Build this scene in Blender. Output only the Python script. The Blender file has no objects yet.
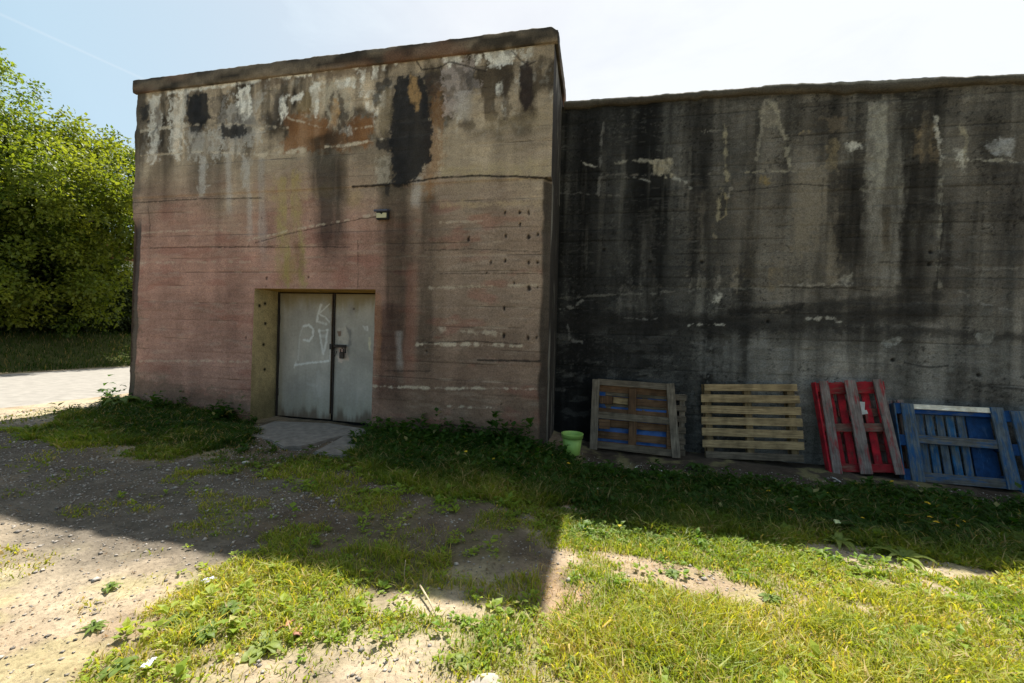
import bpy, bmesh, math, random
import numpy as np
from mathutils import Vector, Matrix

rng = np.random.default_rng(7)
random.seed(7)
scene = bpy.context.scene
COL = scene.collection

# ------------------------------------------------------------------ camera frame
FPX = 405.0; CX, CY = 512.0, 341.5
YAW, PITCH, ROLL, EYE = map(float, (np.radians(11.85), np.radians(0.8), np.radians(1.8), 1.35))
_F = np.array([-np.sin(YAW)*np.cos(PITCH), np.cos(YAW)*np.cos(PITCH), -np.sin(PITCH)])
_R0 = np.array([np.cos(YAW), np.sin(YAW), 0.0]); _U0 = np.cross(_R0, _F)
_R = _R0*np.cos(ROLL) + _U0*np.sin(ROLL); _U = -_R0*np.sin(ROLL) + _U0*np.cos(ROLL)
_C = np.array([0, 0, EYE])
def ray(x, y): return _R*(x-CX)/FPX - _U*(y-CY)/FPX + _F
def on_y(x, y, Y): r = ray(x, y); return _C + r*(Y/r[1])
def on_z(x, y, z=0.0): r = ray(x, y); return _C + r*((z-EYE)/r[2])
def on_x(x, y, X): r = ray(x, y); return _C + r*(X/r[0])
def project(P):
    d = P - _C; z = d@_F
    return CX + FPX*(d@_R)/z, CY - FPX*(d@_U)/z, z

# ------------------------------------------------------------------ numeric helpers
def _h(ix, iy, s):
    h = (ix.astype(np.int64)*374761393 + iy.astype(np.int64)*668265263 + s*974634241) & 0xffffffff
    h = ((h ^ (h >> 13))*1274126177) & 0xffffffff
    h = ((h ^ (h >> 15))*2246822519) & 0xffffffff
    return ((h ^ (h >> 16)) & 0xffff)/65535.0
def vn(x, y, s=0):
    x = np.asarray(x, float); y = np.asarray(y, float)
    xi = np.floor(x); yi = np.floor(y); fx = x-xi; fy = y-yi
    fx = fx*fx*(3-2*fx); fy = fy*fy*(3-2*fy)
    a = _h(xi, yi, s); b = _h(xi+1, yi, s); c = _h(xi, yi+1, s); d = _h(xi+1, yi+1, s)
    return (a*(1-fx)+b*fx)*(1-fy) + (c*(1-fx)+d*fx)*fy
def fbm(x, y, s=0, o=4, g=0.5):
    t = 0; a = 1; n = 0
    for k in range(o):
        t = t + a*vn(x*2**k + 17.3*k, y*2**k - 9.1*k, s+k*31); n += a; a *= g
    return t/n
def ss(a, b, x):
    t = np.clip((x-a)/(b-a), 0, 1); return t*t*(3-2*t)
def lin(r, g, b):
    c = np.array([r, g, b])/255.0
    return np.where(c <= 0.04045, c/12.92, ((c+0.055)/1.055)**2.4)
def poly_sd(P, x, y):
    """signed distance to a polygon, negative inside"""
    P = np.asarray(P, float); n = len(P)
    d = np.full(x.shape, 1e9); ins = np.zeros(x.shape, bool)
    for i in range(n):
        a = P[i]; b = P[(i+1) % n]; e = b-a
        wx = x-a[0]; wy = y-a[1]
        t = np.clip((wx*e[0]+wy*e[1])/max(e@e, 1e-12), 0, 1)
        d = np.minimum(d, (wx-e[0]*t)**2 + (wy-e[1]*t)**2)
        c = (a[1] > y) != (b[1] > y)
        if abs(e[1]) > 1e-12:
            ins ^= c & (x < a[0] + (y-a[1])/e[1]*e[0])
    d = np.sqrt(d)
    return np.where(ins, -d, d)
def path_d(P, x, y):
    """distance to a polyline and the fraction along it"""
    P = np.asarray(P, float); d = np.full(x.shape, 1e9); f = np.zeros(x.shape)
    m = len(P)-1
    for i in range(m):
        a = P[i]; e = P[i+1]-a
        wx = x-a[0]; wy = y-a[1]
        t = np.clip((wx*e[0]+wy*e[1])/max(e@e, 1e-12), 0, 1)
        q = np.hypot(wx-e[0]*t, wy-e[1]*t)
        k = q < d
        d = np.where(k, q, d); f = np.where(k, (i+t)/m, f)
    return d, f

# ------------------------------------------------------------------ object helpers
def tag(o, label=None, cat=None, group=None, kind=None):
    if label: o['label'] = label
    if cat: o['category'] = cat
    if group: o['group'] = group
    if kind: o['kind'] = kind
    return o
def link(o, parent=None):
    COL.objects.link(o)
    if parent is not None: o.parent = parent
    return o
def empty(name, loc=(0, 0, 0), rot=(0, 0, 0)):
    o = bpy.data.objects.new(name, None); o.location = loc; o.rotation_euler = rot
    o.empty_display_size = 0.1
    return link(o)
def raw_mesh(name, V, faces_flat, sizes, mat, parent=None, col=None, smooth=False):
    """fast mesh from numpy: V (n,3), flat face indices and face sizes, optional vertex colour (n,3)"""
    me = bpy.data.meshes.new(name)
    V = np.ascontiguousarray(V, np.float32); n = len(V)
    sizes = np.asarray(sizes, np.int32); idx = np.asarray(faces_flat, np.int32)
    me.vertices.add(n); me.vertices.foreach_set('co', V.ravel())
    me.loops.add(len(idx)); me.loops.foreach_set('vertex_index', idx)
    me.polygons.add(len(sizes))
    st = np.zeros(len(sizes), np.int32); st[1:] = np.cumsum(sizes)[:-1]
    me.polygons.foreach_set('loop_start', st)
    me.polygons.foreach_set('loop_total', sizes)
    me.polygons.foreach_set('use_smooth', np.full(len(sizes), smooth))
    me.update(calc_edges=True); me.validate(verbose=False)
    if col is not None:
        a = me.color_attributes.new('Col', 'FLOAT_COLOR', 'POINT')
        c = np.ones((n, 4), np.float32); c[:, :3] = col
        a.data.foreach_set('color', c.ravel())
    me.materials.append(mat)
    return link(bpy.data.objects.new(name, me), parent)
def grid_obj(name, P, col, mat, parent=None, keep=None, flip=False, smooth=True):
    nu, nv = P.shape[:2]
    I = np.arange(nu*nv).reshape(nu, nv)
    q = np.stack([I[:-1, :-1], I[1:, :-1], I[1:, 1:], I[:-1, 1:]], -1)
    if flip: q = q[..., ::-1]
    q = q.reshape(-1, 4)
    if keep is not None: q = q[keep.ravel()]
    return raw_mesh(name, P.reshape(-1, 3), q.ravel(), np.full(len(q), 4), mat, parent,
                    None if col is None else col.reshape(-1, 3), smooth)
class MB:
    """collects shapes in one bmesh"""
    def __init__(s): s.b = bmesh.new()
    def box(s, c, d, rot=None, jit=0.0, bev=0.0):
        M = Matrix.Translation(c)
        if rot is not None: M = M @ rot.to_4x4()
        r = bmesh.ops.create_cube(s.b, size=1.0)
        vs = r['verts']
        for v in vs:
            v.co = Vector((v.co.x*d[0], v.co.y*d[1], v.co.z*d[2]))
            if jit: v.co += Vector((random.uniform(-jit, jit), random.uniform(-jit, jit), random.uniform(-jit, jit)))
            v.co = M @ v.co
        if bev:
            es = list({e for v in vs for e in v.link_edges})
            bmesh.ops.bevel(s.b, geom=es, offset=bev, segments=1, affect='EDGES')
        return s
    def tube(s, pts, rad, n=8, cap=True):
        pts = [Vector(p) for p in pts]
        if not hasattr(rad, '__len__'): rad = [rad]*len(pts)
        rings = []
        for i, p in enumerate(pts):
            t = (pts[min(i+1, len(pts)-1)]-pts[max(i-1, 0)]).normalized()
            a = t.cross(Vector((0, 0, 1)) if abs(t.z) < .9 else Vector((1, 0, 0))).normalized(); b = t.cross(a)
            rings.append([s.b.verts.new(p+(a*math.cos(2*math.pi*k/n)+b*math.sin(2*math.pi*k/n))*rad[i]) for k in range(n)])
        for r0, r1 in zip(rings, rings[1:]):
            for k in range(n): s.b.faces.new((r0[k], r0[(k+1) % n], r1[(k+1) % n], r1[k]))
        if cap:
            s.b.faces.new(rings[0][::-1]); s.b.faces.new(rings[-1])
        return s
    def lathe(s, prof, n=32, c=(0, 0, 0)):
        rings = [[s.b.verts.new((c[0]+r*math.cos(2*math.pi*k/n), c[1]+r*math.sin(2*math.pi*k/n), c[2]+z)) for k in range(n)] for r, z in prof]
        for r0, r1 in zip(rings, rings[1:]):
            for k in range(n): s.b.faces.new((r0[k], r0[(k+1) % n], r1[(k+1) % n], r1[k]))
        return rings
    def build(s, name, mat, parent=None, smooth=False):
        bmesh.ops.recalc_face_normals(s.b, faces=s.b.faces[:])
        me = bpy.data.meshes.new(name); s.b.to_mesh(me); s.b.free()
        me.materials.append(mat)
        if smooth:
            for p in me.polygons: p.use_smooth = True
        return link(bpy.data.objects.new(name, me), parent)
def copy_tree(o, parent=None):
    c = o.copy(); link(c, parent)
    for ch in list(o.children): copy_tree(ch, c)
    return c

# ------------------------------------------------------------------ materials
def new_mat(name):
    m = bpy.data.materials.new(name); m.use_nodes = True
    nt = m.node_tree; b = nt.nodes['Principled BSDF']
    return m, nt, b
def _noise(nt, scale, detail=6, rough=.6, vec=None, dist=0):
    n = nt.nodes.new('ShaderNodeTexNoise'); n.inputs['Scale'].default_value = scale
    n.inputs['Detail'].default_value = detail; n.inputs['Roughness'].default_value = rough
    n.inputs['Distortion'].default_value = dist
    if vec is not None: nt.links.new(vec, n.inputs['Vector'])
    return n
def _ramp(nt, fac, stops):
    r = nt.nodes.new('ShaderNodeValToRGB'); e = r.color_ramp.elements
    while len(e) < len(stops): e.new(.5)
    for k, (p, c) in enumerate(stops):
        e[k].position = p; e[k].color = (*c, 1) if hasattr(c, '__len__') else (c, c, c, 1)
    nt.links.new(fac, r.inputs['Fac']); return r
def _mix(nt, a, b, fac, mode='MIX'):
    m = nt.nodes.new('ShaderNodeMix'); m.data_type = 'RGBA'; m.blend_type = mode
    for s, v in ((m.inputs[6], a), (m.inputs[7], b), (m.inputs[0], fac)):
        if isinstance(v, bpy.types.NodeSocket): nt.links.new(v, s)
        elif hasattr(v, '__len__'): s.default_value = (*v, 1)
        else: s.default_value = v
    return m.outputs[2]
def _objvec(nt, scale=(1, 1, 1)):
    t = nt.nodes.new('ShaderNodeTexCoord'); mp = nt.nodes.new('ShaderNodeMapping')
    mp.inputs['Scale'].default_value = scale
    nt.links.new(t.outputs['Object'], mp.inputs['Vector']); return mp.outputs['Vector']
def _bump(nt, h, b, strength=.5, dist=.01):
    n = nt.nodes.new('ShaderNodeBump'); n.inputs['Strength'].default_value = strength; n.inputs['Distance'].default_value = dist
    nt.links.new(h, n.inputs['Height']); nt.links.new(n.outputs[0], b.inputs['Normal'])

def vcol_mat(name, rough=.9, spec=.25, lo=.72, hi=1.25, scale=60, bump=.5, bdist=.006, stretch=(1, 1, 1)):
    m, nt, b = new_mat(name)
    v = nt.nodes.new('ShaderNodeVertexColor'); v.layer_name = 'Col'
    vec = _objvec(nt, stretch)
    n = _noise(nt, scale, 8, .7, vec)
    r = _ramp(nt, n.outputs['Fac'], [(.28, lo), (.5, 1.0), (.74, hi)])
    c = _mix(nt, v.outputs['Color'], r.outputs['Color'], 1.0, 'MULTIPLY')
    nt.links.new(c, b.inputs['Base Color'])
    b.inputs['Roughness'].default_value = rough; b.inputs['Specular IOR Level'].default_value = spec
    _bump(nt, n.outputs['Fac'], b, bump, bdist)
    return m
def leaf_mat(name, trans=.35, rough=.55, spec=.3):
    m, nt, b = new_mat(name)
    v = nt.nodes.new('ShaderNodeVertexColor'); v.layer_name = 'Col'
    nt.links.new(v.outputs['Color'], b.inputs['Base Color'])
    b.inputs['Roughness'].default_value = rough; b.inputs['Specular IOR Level'].default_value = spec
    t = nt.nodes.new('ShaderNodeBsdfTranslucent')
    c = _mix(nt, v.outputs['Color'], (1.9, 1.75, .6), 1.0, 'MULTIPLY')
    nt.links.new(c, t.inputs['Color'])
    mx = nt.nodes.new('ShaderNodeMixShader'); mx.inputs[0].default_value = trans
    nt.links.new(b.outputs[0], mx.inputs[1]); nt.links.new(t.outputs[0], mx.inputs[2])
    nt.links.new(mx.outputs[0], nt.nodes['Material Output'].inputs[0])
    return m
def wood_mat(name, dark, light, axis, paint=None, amount=.5, paint2=None):
    """weathered board: grain runs along axis; paint worn off in patches"""
    m, nt, b = new_mat(name)
    st = [70, 70, 70]; st[axis] = 3.5
    n = _noise(nt, 1.0, 8, .65, _objvec(nt, st), .4)
    r = _ramp(nt, n.outputs['Fac'], [(.3, dark), (.55, tuple((np.array(dark)+np.array(light))*.5)), (.75, light)])
    blot = _noise(nt, 6, 5, .6, _objvec(nt))
    br = _ramp(nt, blot.outputs['Fac'], [(.32, .55), (.6, 1.1)])
    c = _mix(nt, r.outputs['Color'], br.outputs['Color'], 1.0, 'MULTIPLY')
    if paint is not None:
        st2 = [22, 22, 22]; st2[axis] = 4
        pn = _noise(nt, 1.0, 9, .72, _objvec(nt, st2))
        pm = _ramp(nt, pn.outputs['Fac'], [(max(amount-.05, 0), 1.0), (min(amount+.07, 1), 0.0)])
        pv = _noise(nt, 9, 4, .6, _objvec(nt))
        pr = _ramp(nt, pv.outputs['Fac'], [(.35, paint), (.65, paint2 or tuple(np.array(paint)*.6))])
        c = _mix(nt, c, pr.outputs['Color'], pm.outputs['Color'])
    nt.links.new(c, b.inputs['Base Color'])
    b.inputs['Roughness'].default_value = .85; b.inputs['Specular IOR Level'].default_value = .25
    _bump(nt, n.outputs['Fac'], b, .5, .004)
    return m
def plain_mat(name, col, rough=.6, metal=0.0, spec=.4, var=.25, scale=25):
    m, nt, b = new_mat(name)
    n = _noise(nt, scale, 6, .65, _objvec(nt))
    r = _ramp(nt, n.outputs['Fac'], [(.3, tuple(np.array(col)*(1-var))), (.7, tuple(np.minimum(np.array(col)*(1+var), .95)))])
    nt.links.new(r.outputs['Color'], b.inputs['Base Color'])
    b.inputs['Roughness'].default_value = rough; b.inputs['Metallic'].default_value = metal
    b.inputs['Specular IOR Level'].default_value = spec
    _bump(nt, n.outputs['Fac'], b, .25, .003)
    return m

M_conc = vcol_mat('board_marked_concrete', bump=.7, scale=64, lo=.50, hi=1.45)
M_dark = vcol_mat('sooty_concrete', lo=.50, hi=1.6, bump=.8, scale=58)
M_slab = plain_mat('slab_concrete', (.185, .165, .142), .9, var=.4, scale=9)
M_ground = vcol_mat('soil', rough=.97, spec=.1, lo=.50, hi=1.25, scale=44, bump=.8, bdist=.012)
M_road = plain_mat('dusty_road', (.26, .24, .21), .95, var=.18, scale=6)
M_door = vcol_mat('galvanised_door', rough=.55, spec=.35, lo=.86, hi=1.1, scale=30, bump=.15, bdist=.002)
M_rust = plain_mat('rusty_black_iron', (.030, .022, .018), .75, var=.5)
M_grass = leaf_mat('grass_blades', .5, .5, .3)
M_leaf = leaf_mat('weed_leaves', .45, .5, .22)
M_tree = leaf_mat('tree_leaves', .42, .5, .3)
M_bark = plain_mat('bark', (.075, .06, .045), .95, var=.4, scale=12)

# ------------------------------------------------------------------ ground form
YB = 5.027           # front face of the bunker
YW = 6.15            # face of the long dark wall
def gz(x, y, micro=True):
    x = np.asarray(x, float); y = np.asarray(y, float)
    z = 0.125*ss(-3.0, -7.4, x)*ss(-14.0, -13.0, x)
    z = z - 0.235*ss(-1.0, 0.2, x)*ss(1.7, 5.0, y)
    z = z - .085*ss(-5.35, -4.95, x)*ss(-2.5, -2.95, x)*ss(4.3, 4.75, y)
    bank = ss(-13.25, -15.6, x)
    z = z + .125*ss(-13.0, -14.0, x)*(1-bank) + 1.02*bank
    far = ss(14, 40, np.hypot(x+2, y-4))
    if micro:
        road = ss(-7.9, -7.3, x) + ss(-13.0, -13.6, x)
        z = z + (1-far)*np.clip(road, .05, 1)*((fbm(x*1.3, y*1.3, 5, 3)-.5)*.07 + (fbm(x*7, y*7, 9, 3)-.5)*.030 + (fbm(x*19, y*19, 12, 3)-.5)*.014)
    return z
def gz1(x, y): return float(gz(np.array([x]), np.array([y]))[0])
def ground_at(px, py):
    """where a sight line through the photo meets the ground"""
    z = 0.0
    for _ in range(12):
        p = on_z(px, py, z); z = gz1(p[0], p[1])
    return np.array([p[0], p[1], z])
def GP(pts): return [ground_at(*p)[:2] for p in pts]

# vegetation cover: (polygon in the ground plane, blades, weeds, blade height)
COVER = [
    (GP([(0, 432), (60, 414), (122, 398), (255, 418), (262, 430), (240, 445), (170, 462), (100, 448), (30, 442)]), 1.0, .35, .055),
    (GP([(352, 452), (376, 427), (545, 446), (565, 461), (700, 478), (840, 490), (1100, 516), (1330, 540), (1330, 612), (1100, 590), (900, 560), (720, 538), (560, 516), (420, 500), (352, 470)]), 1.0, .95, .075),
    (GP([(255, 452), (350, 455), (560, 505), (552, 560), (540, 612), (430, 598), (330, 575), (250, 552), (310, 520), (330, 490)]), .50, .34, .045),
    (GP([(235, 440), (350, 455), (370, 480), (330, 500), (250, 480), (180, 468)]), .62, .2, .04),
    (GP([(150, 470), (300, 500), (300, 540), (200, 540), (120, 500)]), .30, .1, .035),
    (GP([(330, 558), (430, 560), (545, 575), (535, 618), (440, 612), (330, 580)]), .8, .25, .055),
    (GP([(560, 512), (720, 538), (900, 560), (1100, 588), (1330, 612), (1330, 660), (1100, 630), (960, 608), (800, 580), (660, 556), (560, 552)]), .95, .62, .04),
    (GP([(590, 600), (660, 585), (760, 603), (900, 625), (1100, 655), (1330, 690), (1330, 760), (560, 760), (560, 660)]), 1.0, .38, .055),
    (GP([(562, 540), (700, 545), (1100, 600), (1330, 630), (1330, 760), (560, 760)]), .84, .42, .045),
    (GP([(545, 485), (650, 500), (650, 535), (560, 530), (545, 520)]), 1.0, .6, .05),
    (GP([(600, 625), (700, 600), (800, 640), (860, 700), (600, 700)]), 1.0, .10, .075),
    (GP([(190, 575), (260, 560), (330, 572), (440, 604), (520, 618), (545, 640), (480, 655), (360, 650), (270, 660), (170, 640), (130, 630), (150, 605)]), .85, .75, .05),
    (GP([(360, 640), (540, 620), (600, 650), (590, 720), (420, 720)]), .75, .55, .04),
    (GP([(60, 676), (110, 650), (190, 648), (210, 720), (40, 720)]), .6, .75, .04),
    (GP([(60, 515), (160, 545), (250, 565), (180, 575), (90, 545)]), .22, .05, .03),
    (GP([(570, 545), (700, 560), (860, 590), (1024, 620), (1024, 650), (880, 640), (700, 610), (590, 600)]), .70, .30, .04),
]
SOILPATH = GP([(570, 556), (640, 556), (720, 573), (800, 592), (900, 606), (1040, 622), (1100, 640), (1000, 636), (880, 618), (760, 600), (680, 586), (620, 580), (575, 590)])
STRAW = GP([(560, 590), (600, 590), (640, 640), (600, 680), (545, 650), (530, 600), (548, 572)])
def cover(x, y):
    g = np.zeros(x.shape); w = np.zeros(x.shape); h = np.full(x.shape, .035)
    rag = (fbm(x*1.7, y*1.7, 41, 5)-.5)*1.3 + (fbm(x*7, y*7, 43, 3)-.5)*.35
    for P, a, b, hh in COVER:
        m = ss(.12, -.12, poly_sd(P, x, y) + rag*.5)
        g = np.maximum(g, a*m); w = np.maximum(w, b*m); h = np.maximum(h, hh*m)
    path = ss(.08, -.10, poly_sd(SOILPATH, x, y) + rag*.35)
    path = path*ss(.42, .55, fbm(x*2.8, y*4.2, 107, 4))
    g *= 1-.80*path; w *= 1-.55*path
    patch = fbm(x*3.1, y*3.1, 77, 4)
    g = np.clip(g*1.25 - ss(.38, .58, patch)*(1.22-g)*1.1, 0, 1)
    w = np.clip(w*1.2 - ss(.42, .6, fbm(x*3.7, y*3.7, 97, 4))*(1.1-w)*.9, 0, 1)
    # sparse tufts on the bare soil
    g = np.maximum(g, .16*ss(.60, .70, fbm(x*2.6, y*2.6, 55, 3)))
    blocked = (y > YB-.01) & (x < -.55) & (x > -7.4)
    door = (x > -4.5) & (x < -2.6) & (y > 3.9)
    off = blocked | ((y > YW-.85) & (x > .02)) | ((y > 5.15) & (x > -.56)) | (y > YW-.1) | (x < -7.55)
    g[off] = 0; w[off] = 0
    return g, w, h, path

EARTH_SHADE = GP([(240, 462), (225, 428), (262, 414), (400, 420), (420, 456), (560, 500), (556, 560), (540, 612), (420, 596), (300, 565), (230, 535), (300, 500)])
def soil_colour(x, y):
    n1 = fbm(x*1.1, y*1.1, 3, 5); n2 = fbm(x*9, y*9, 13, 4)
    sand = np.array([.37, .30, .21]); brown = np.array([.30, .225, .15]); grey = np.array([.115, .098, .078])
    t = ss(.35, .7, n1)[..., None]
    c = sand*(1-t) + brown*t
    # grey gravelly yard in front of the bunker's left half
    yard = ss(.45, -.15, poly_sd(GP([(-200, 425), (0, 430), (110, 446), (240, 466), (330, 500), (330, 545), (250, 560), (150, 545), (0, 500), (-200, 470)]), x, y) + (n1-.5)*1.2)
    c = c*(1-.92*yard[..., None]) + grey*.92*yard[..., None]
    # dark soil along the long wall
    dark_soil = ss(3.7, 4.6, y)*ss(-.9, .1, x)
    c = c*(1-.9*dark_soil[..., None]) + np.array([.04, .032, .026])*.9*dark_soil[..., None]
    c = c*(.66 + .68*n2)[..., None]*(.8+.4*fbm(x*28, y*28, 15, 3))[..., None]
    shady = ss(.16, -.16, poly_sd(EARTH_SHADE, x, y) + (fbm(x*1.6, y*1.6, 87, 4)-.5)*1.0)  # bunker's shadow painted into the soil colour, ragged past its edge
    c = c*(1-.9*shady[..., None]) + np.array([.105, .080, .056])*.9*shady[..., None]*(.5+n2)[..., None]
    dryg = ss(.55, .68, fbm(x*5, y*5, 23, 4))[..., None]
    dryg = dryg*(1-np.maximum(shady, yard))[..., None]
    c = c*(1-.35*dryg) + np.array([.36, .33, .14])*.35*dryg
    return c

# ------------------------------------------------------------------ ground sheet
def axis(a, b, step, lo, hi, grow=1.32):
    core = list(np.arange(a, b+1e-6, step)); d = step*2
    v = core[-1]
    while v < hi: v += d; core.append(v); d *= grow
    d = step*2; v = core[0]
    while v > lo: v -= d; core.insert(0, v); d *= grow
    return np.array(core)
gxs = axis(-8.6, 8.6, .036, -1500, 1500); gys = axis(.7, 6.25, .028, -1500, 3000)
gxs = np.sort(np.concatenate([gxs, np.linspace(-16.5, -9.0, 40)]))
GX, GY = np.meshgrid(gxs, gys, indexing='ij')
GZ = gz(GX, GY)
g_, w_, h_, p_ = cover(GX, GY)
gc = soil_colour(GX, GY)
gm = np.clip(g_*.9 + w_*.5, 0, 1)[..., None]
tl = ss(2.9, 4.0, GY)[..., None]  # turf also darkened towards the walls, painting in their shade
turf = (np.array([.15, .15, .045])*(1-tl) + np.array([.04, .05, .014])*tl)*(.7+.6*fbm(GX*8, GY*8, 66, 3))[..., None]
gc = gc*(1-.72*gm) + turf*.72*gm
straw = ss(.05, -.1, poly_sd(STRAW, GX, GY) + (fbm(GX*4, GY*4, 8, 3)-.5)*.3)[..., None]
gc = gc*(1-.7*straw) + np.array([.40, .27, .16])*.7*straw*(.7+.6*fbm(GX*25, GY*25, 4, 3))[..., None]
vergem = (ss(-13.1, -13.5, GX))[..., None]
gc = gc*(1-vergem) + np.array([.075, .085, .028])*vergem
farm = ss(9, 16, np.hypot(GX+2, GY-3))[..., None]*(1-vergem)*ss(-7.4, -6.8, GX)[..., None]
gc = gc*(1-farm) + np.array([.09, .10, .04])*farm
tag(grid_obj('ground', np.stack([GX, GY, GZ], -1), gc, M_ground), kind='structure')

# road beside the bunker
rx = np.linspace(-13.35, -7.75, 24); ry = np.concatenate([np.linspace(-60, -5, 12)[:-1], np.linspace(-5, 25, 120), np.linspace(25, 400, 30)[1:]])
RX, RY = np.meshgrid(rx, ry, indexing='ij')
edge = ss(-7.9, -7.75, RX)*(fbm(RY*1.2, RY*0, 4, 4)-.5)*.7
RX2 = RX + edge
RZ = .125 + .05*np.sin((RX+13.35)/5.6*np.pi)**.5*1.0 - .03 if False else .105 + .05*np.clip(np.sin((RX+13.35)/5.6*np.pi), 0, 1)**.5
tag(grid_obj('road', np.stack([RX2, RY, RZ], -1), None, M_road), kind='structure')

# ------------------------------------------------------------------ blade and leaf makers
def blades(name, x, y, z, h, w, col, mat, lean=.6, **kw):
    n = len(x)
    a = rng.uniform(0, 2*np.pi, n); b = rng.uniform(0, 2*np.pi, n)
    ln = lean*h*rng.uniform(.15, 1.2, n)
    bx = np.cos(a)*w*.5; by = np.sin(a)*w*.5; lx = np.cos(b)*ln; ly = np.sin(b)*ln
    P = np.zeros((n, 5, 3))
    P[:, 0] = np.stack([x-bx, y-by, z-.004], -1); P[:, 1] = np.stack([x+bx, y+by, z-.004], -1)
    P[:, 2] = np.stack([x+lx*.35+bx*.8, y+ly*.35+by*.8, z+h*.6], -1)
    P[:, 3] = np.stack([x+lx*.35-bx*.8, y+ly*.35-by*.8, z+h*.6], -1)
    P[:, 4] = np.stack([x+lx, y+ly, z+h*(1-.25*rng.random(n))], -1)
    i = (np.arange(n)*5)[:, None]
    q = i + np.array([[0, 1, 2, 3]]); t = i + np.array([[3, 2, 4]])
    flat = np.concatenate([q.ravel(), t.ravel()]); sizes = np.concatenate([np.full(n, 4), np.full(n, 3)])
    c = np.repeat(col[:, None, :], 5, 1).copy()
    c[:, :2] *= .75; c[:, 4] *= 1.12
    return raw_mesh(name, P.reshape(-1, 3), flat, sizes, mat, None, c.reshape(-1, 3))
def leaf_verts(base, d, up, L, W, curl):
    """folded leaf: base (n,3), direction d, up vector, length, width"""
    s = np.cross(d, up); s /= np.linalg.norm(s, axis=1, keepdims=True)+1e-9
    L = L[:, None]; W = W[:, None]; cu = curl[:, None]
    P = np.zeros((len(base), 6, 3))
    P[:, 0] = base
    P[:, 1] = base + d*L*.45 + s*W*.5 + up*(L*.10)
    P[:, 2] = base + d*L*.55 + up*(L*.05-cu*.15*L)
    P[:, 3] = base + d*L*.45 - s*W*.5 + up*(L*.10)
    P[:, 4] = base + d*L - up*cu*L*.5
    P[:, 5] = base + d*L*.05
    return P
def leaves(name, base, d, up, L, W, curl, col, mat, parent=None):
    P = leaf_verts(base, d, up, L, W, curl)[:, :5]
    n = len(base); i = (np.arange(n)*5)[:, None]
    f = np.concatenate([i+np.array([[0, 1, 2]]), i+np.array([[1, 4, 2]]), i+np.array([[0, 2, 3]]), i+np.array([[2, 4, 3]])], 0)
    c = np.repeat(col[:, None, :], 5, 1)
    return raw_mesh(name, P.reshape(-1, 3), f.ravel(), np.full(len(f), 3), mat, parent, c.reshape(-1, 3))
def visible(x, y, z, mx=330):
    px, py, d = project(np.stack([x, y, z], -1))
    return (d > .5) & (px > -mx) & (px < 1024+mx) & (py < 683+110)

def green(n, sx, sy, shade=1.0, dry=.12):
    u = rng.random(n)[:, None]; k = fbm(sx*2.3, sy*2.3, 131, 3)[:, None]
    lush_shade = ss(2.9, 4.0, sy + (fbm(sx*1.5, sy*1.5, 133, 3)-.5)*1.2)[:, None]  # lusher growth near the walls, its colour also darkened for their shade
    a = np.array([.145, .225, .026])*(1-lush_shade) + np.array([.026, .066, .008])*lush_shade
    b = np.array([.385, .38, .06])*(1-lush_shade) + np.array([.062, .110, .014])*lush_shade  # open grass made paler and yellower, sunlight put into the colour
    c = np.array([.46, .37, .17])*(1-.4*lush_shade)
    t = np.clip(u*.6+k*.9-.3, 0, 1)
    col = a*(1-t)+b*t
    dr = (rng.random(n) < dry*(.4+1.6*k[:, 0]))[:, None]
    return np.where(dr, c*(.7+.5*u), col)*shade

# grass
N = 1650000
x = rng.uniform(-8.5, 8.5, N); y = 1.0 + 5.2*rng.random(N)**1.25
z = np.zeros(N); k = visible(x, y, z); x, y = x[k], y[k]
g, w, h, p = cover(x, y)
dist = np.hypot(x, y)
keep = rng.random(len(x)) < g*np.clip((3.0/dist), .35, 1.0)*.55
x, y, h, g, dist = x[keep], y[keep], h[keep], g[keep], dist[keep]
z = gz(x, y)
hh = h*rng.uniform(.35, 1.5, len(x))*(.75+.5*ss(.35, .65, fbm(x*9, y*9, 29, 3)))*(.55+.45*g)*(.6+.8*fbm(x*4, y*4, 19, 3))
ww = .0040*(.7+.6*rng.random(len(x)) + 1.3*(rng.random(len(x)) < .22))*np.clip(dist/2.6, 1, 2.2)
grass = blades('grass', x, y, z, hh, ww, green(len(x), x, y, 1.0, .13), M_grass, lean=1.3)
tag(grass, 'short green grass in patches over the bare soil before the bunker', 'grass', kind='stuff')

# dead straw lying on and between the grass
N = 260000
x = rng.uniform(-6, 6, N); y = 1.0 + 4.2*rng.random(N)**1.3
k = visible(x, y, np.zeros(N)); x, y = x[k], y[k]
g, w, h, p = cover(x, y)
sd_ = ss(.15, -.15, poly_sd(STRAW, x, y) + (fbm(x*4, y*4, 8, 3)-.5)*.4)
k = rng.random(len(x)) < np.clip(.06*ss(.02, .3, g) + .10*p + .75*sd_ + .10*ss(.55, .7, fbm(x*3, y*3, 171, 3)), 0, 1)*.8
x, y = x[k], y[k]
sc = np.array([.46, .35, .20])*rng.uniform(.5, 1.25, (len(x), 1))*np.where(rng.random((len(x), 1)) < .3, [[.75, .6, .5]], [[1, 1, 1]])
st_ = blades('dry_straw', x, y, gz(x, y)+.004, rng.uniform(.004, .022, len(x)), np.full(len(x), .0030), sc, M_grass, lean=3.0)
tag(st_, 'dry straw and dead stalks strewn over soil and grass', 'straw', kind='stuff')

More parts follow.
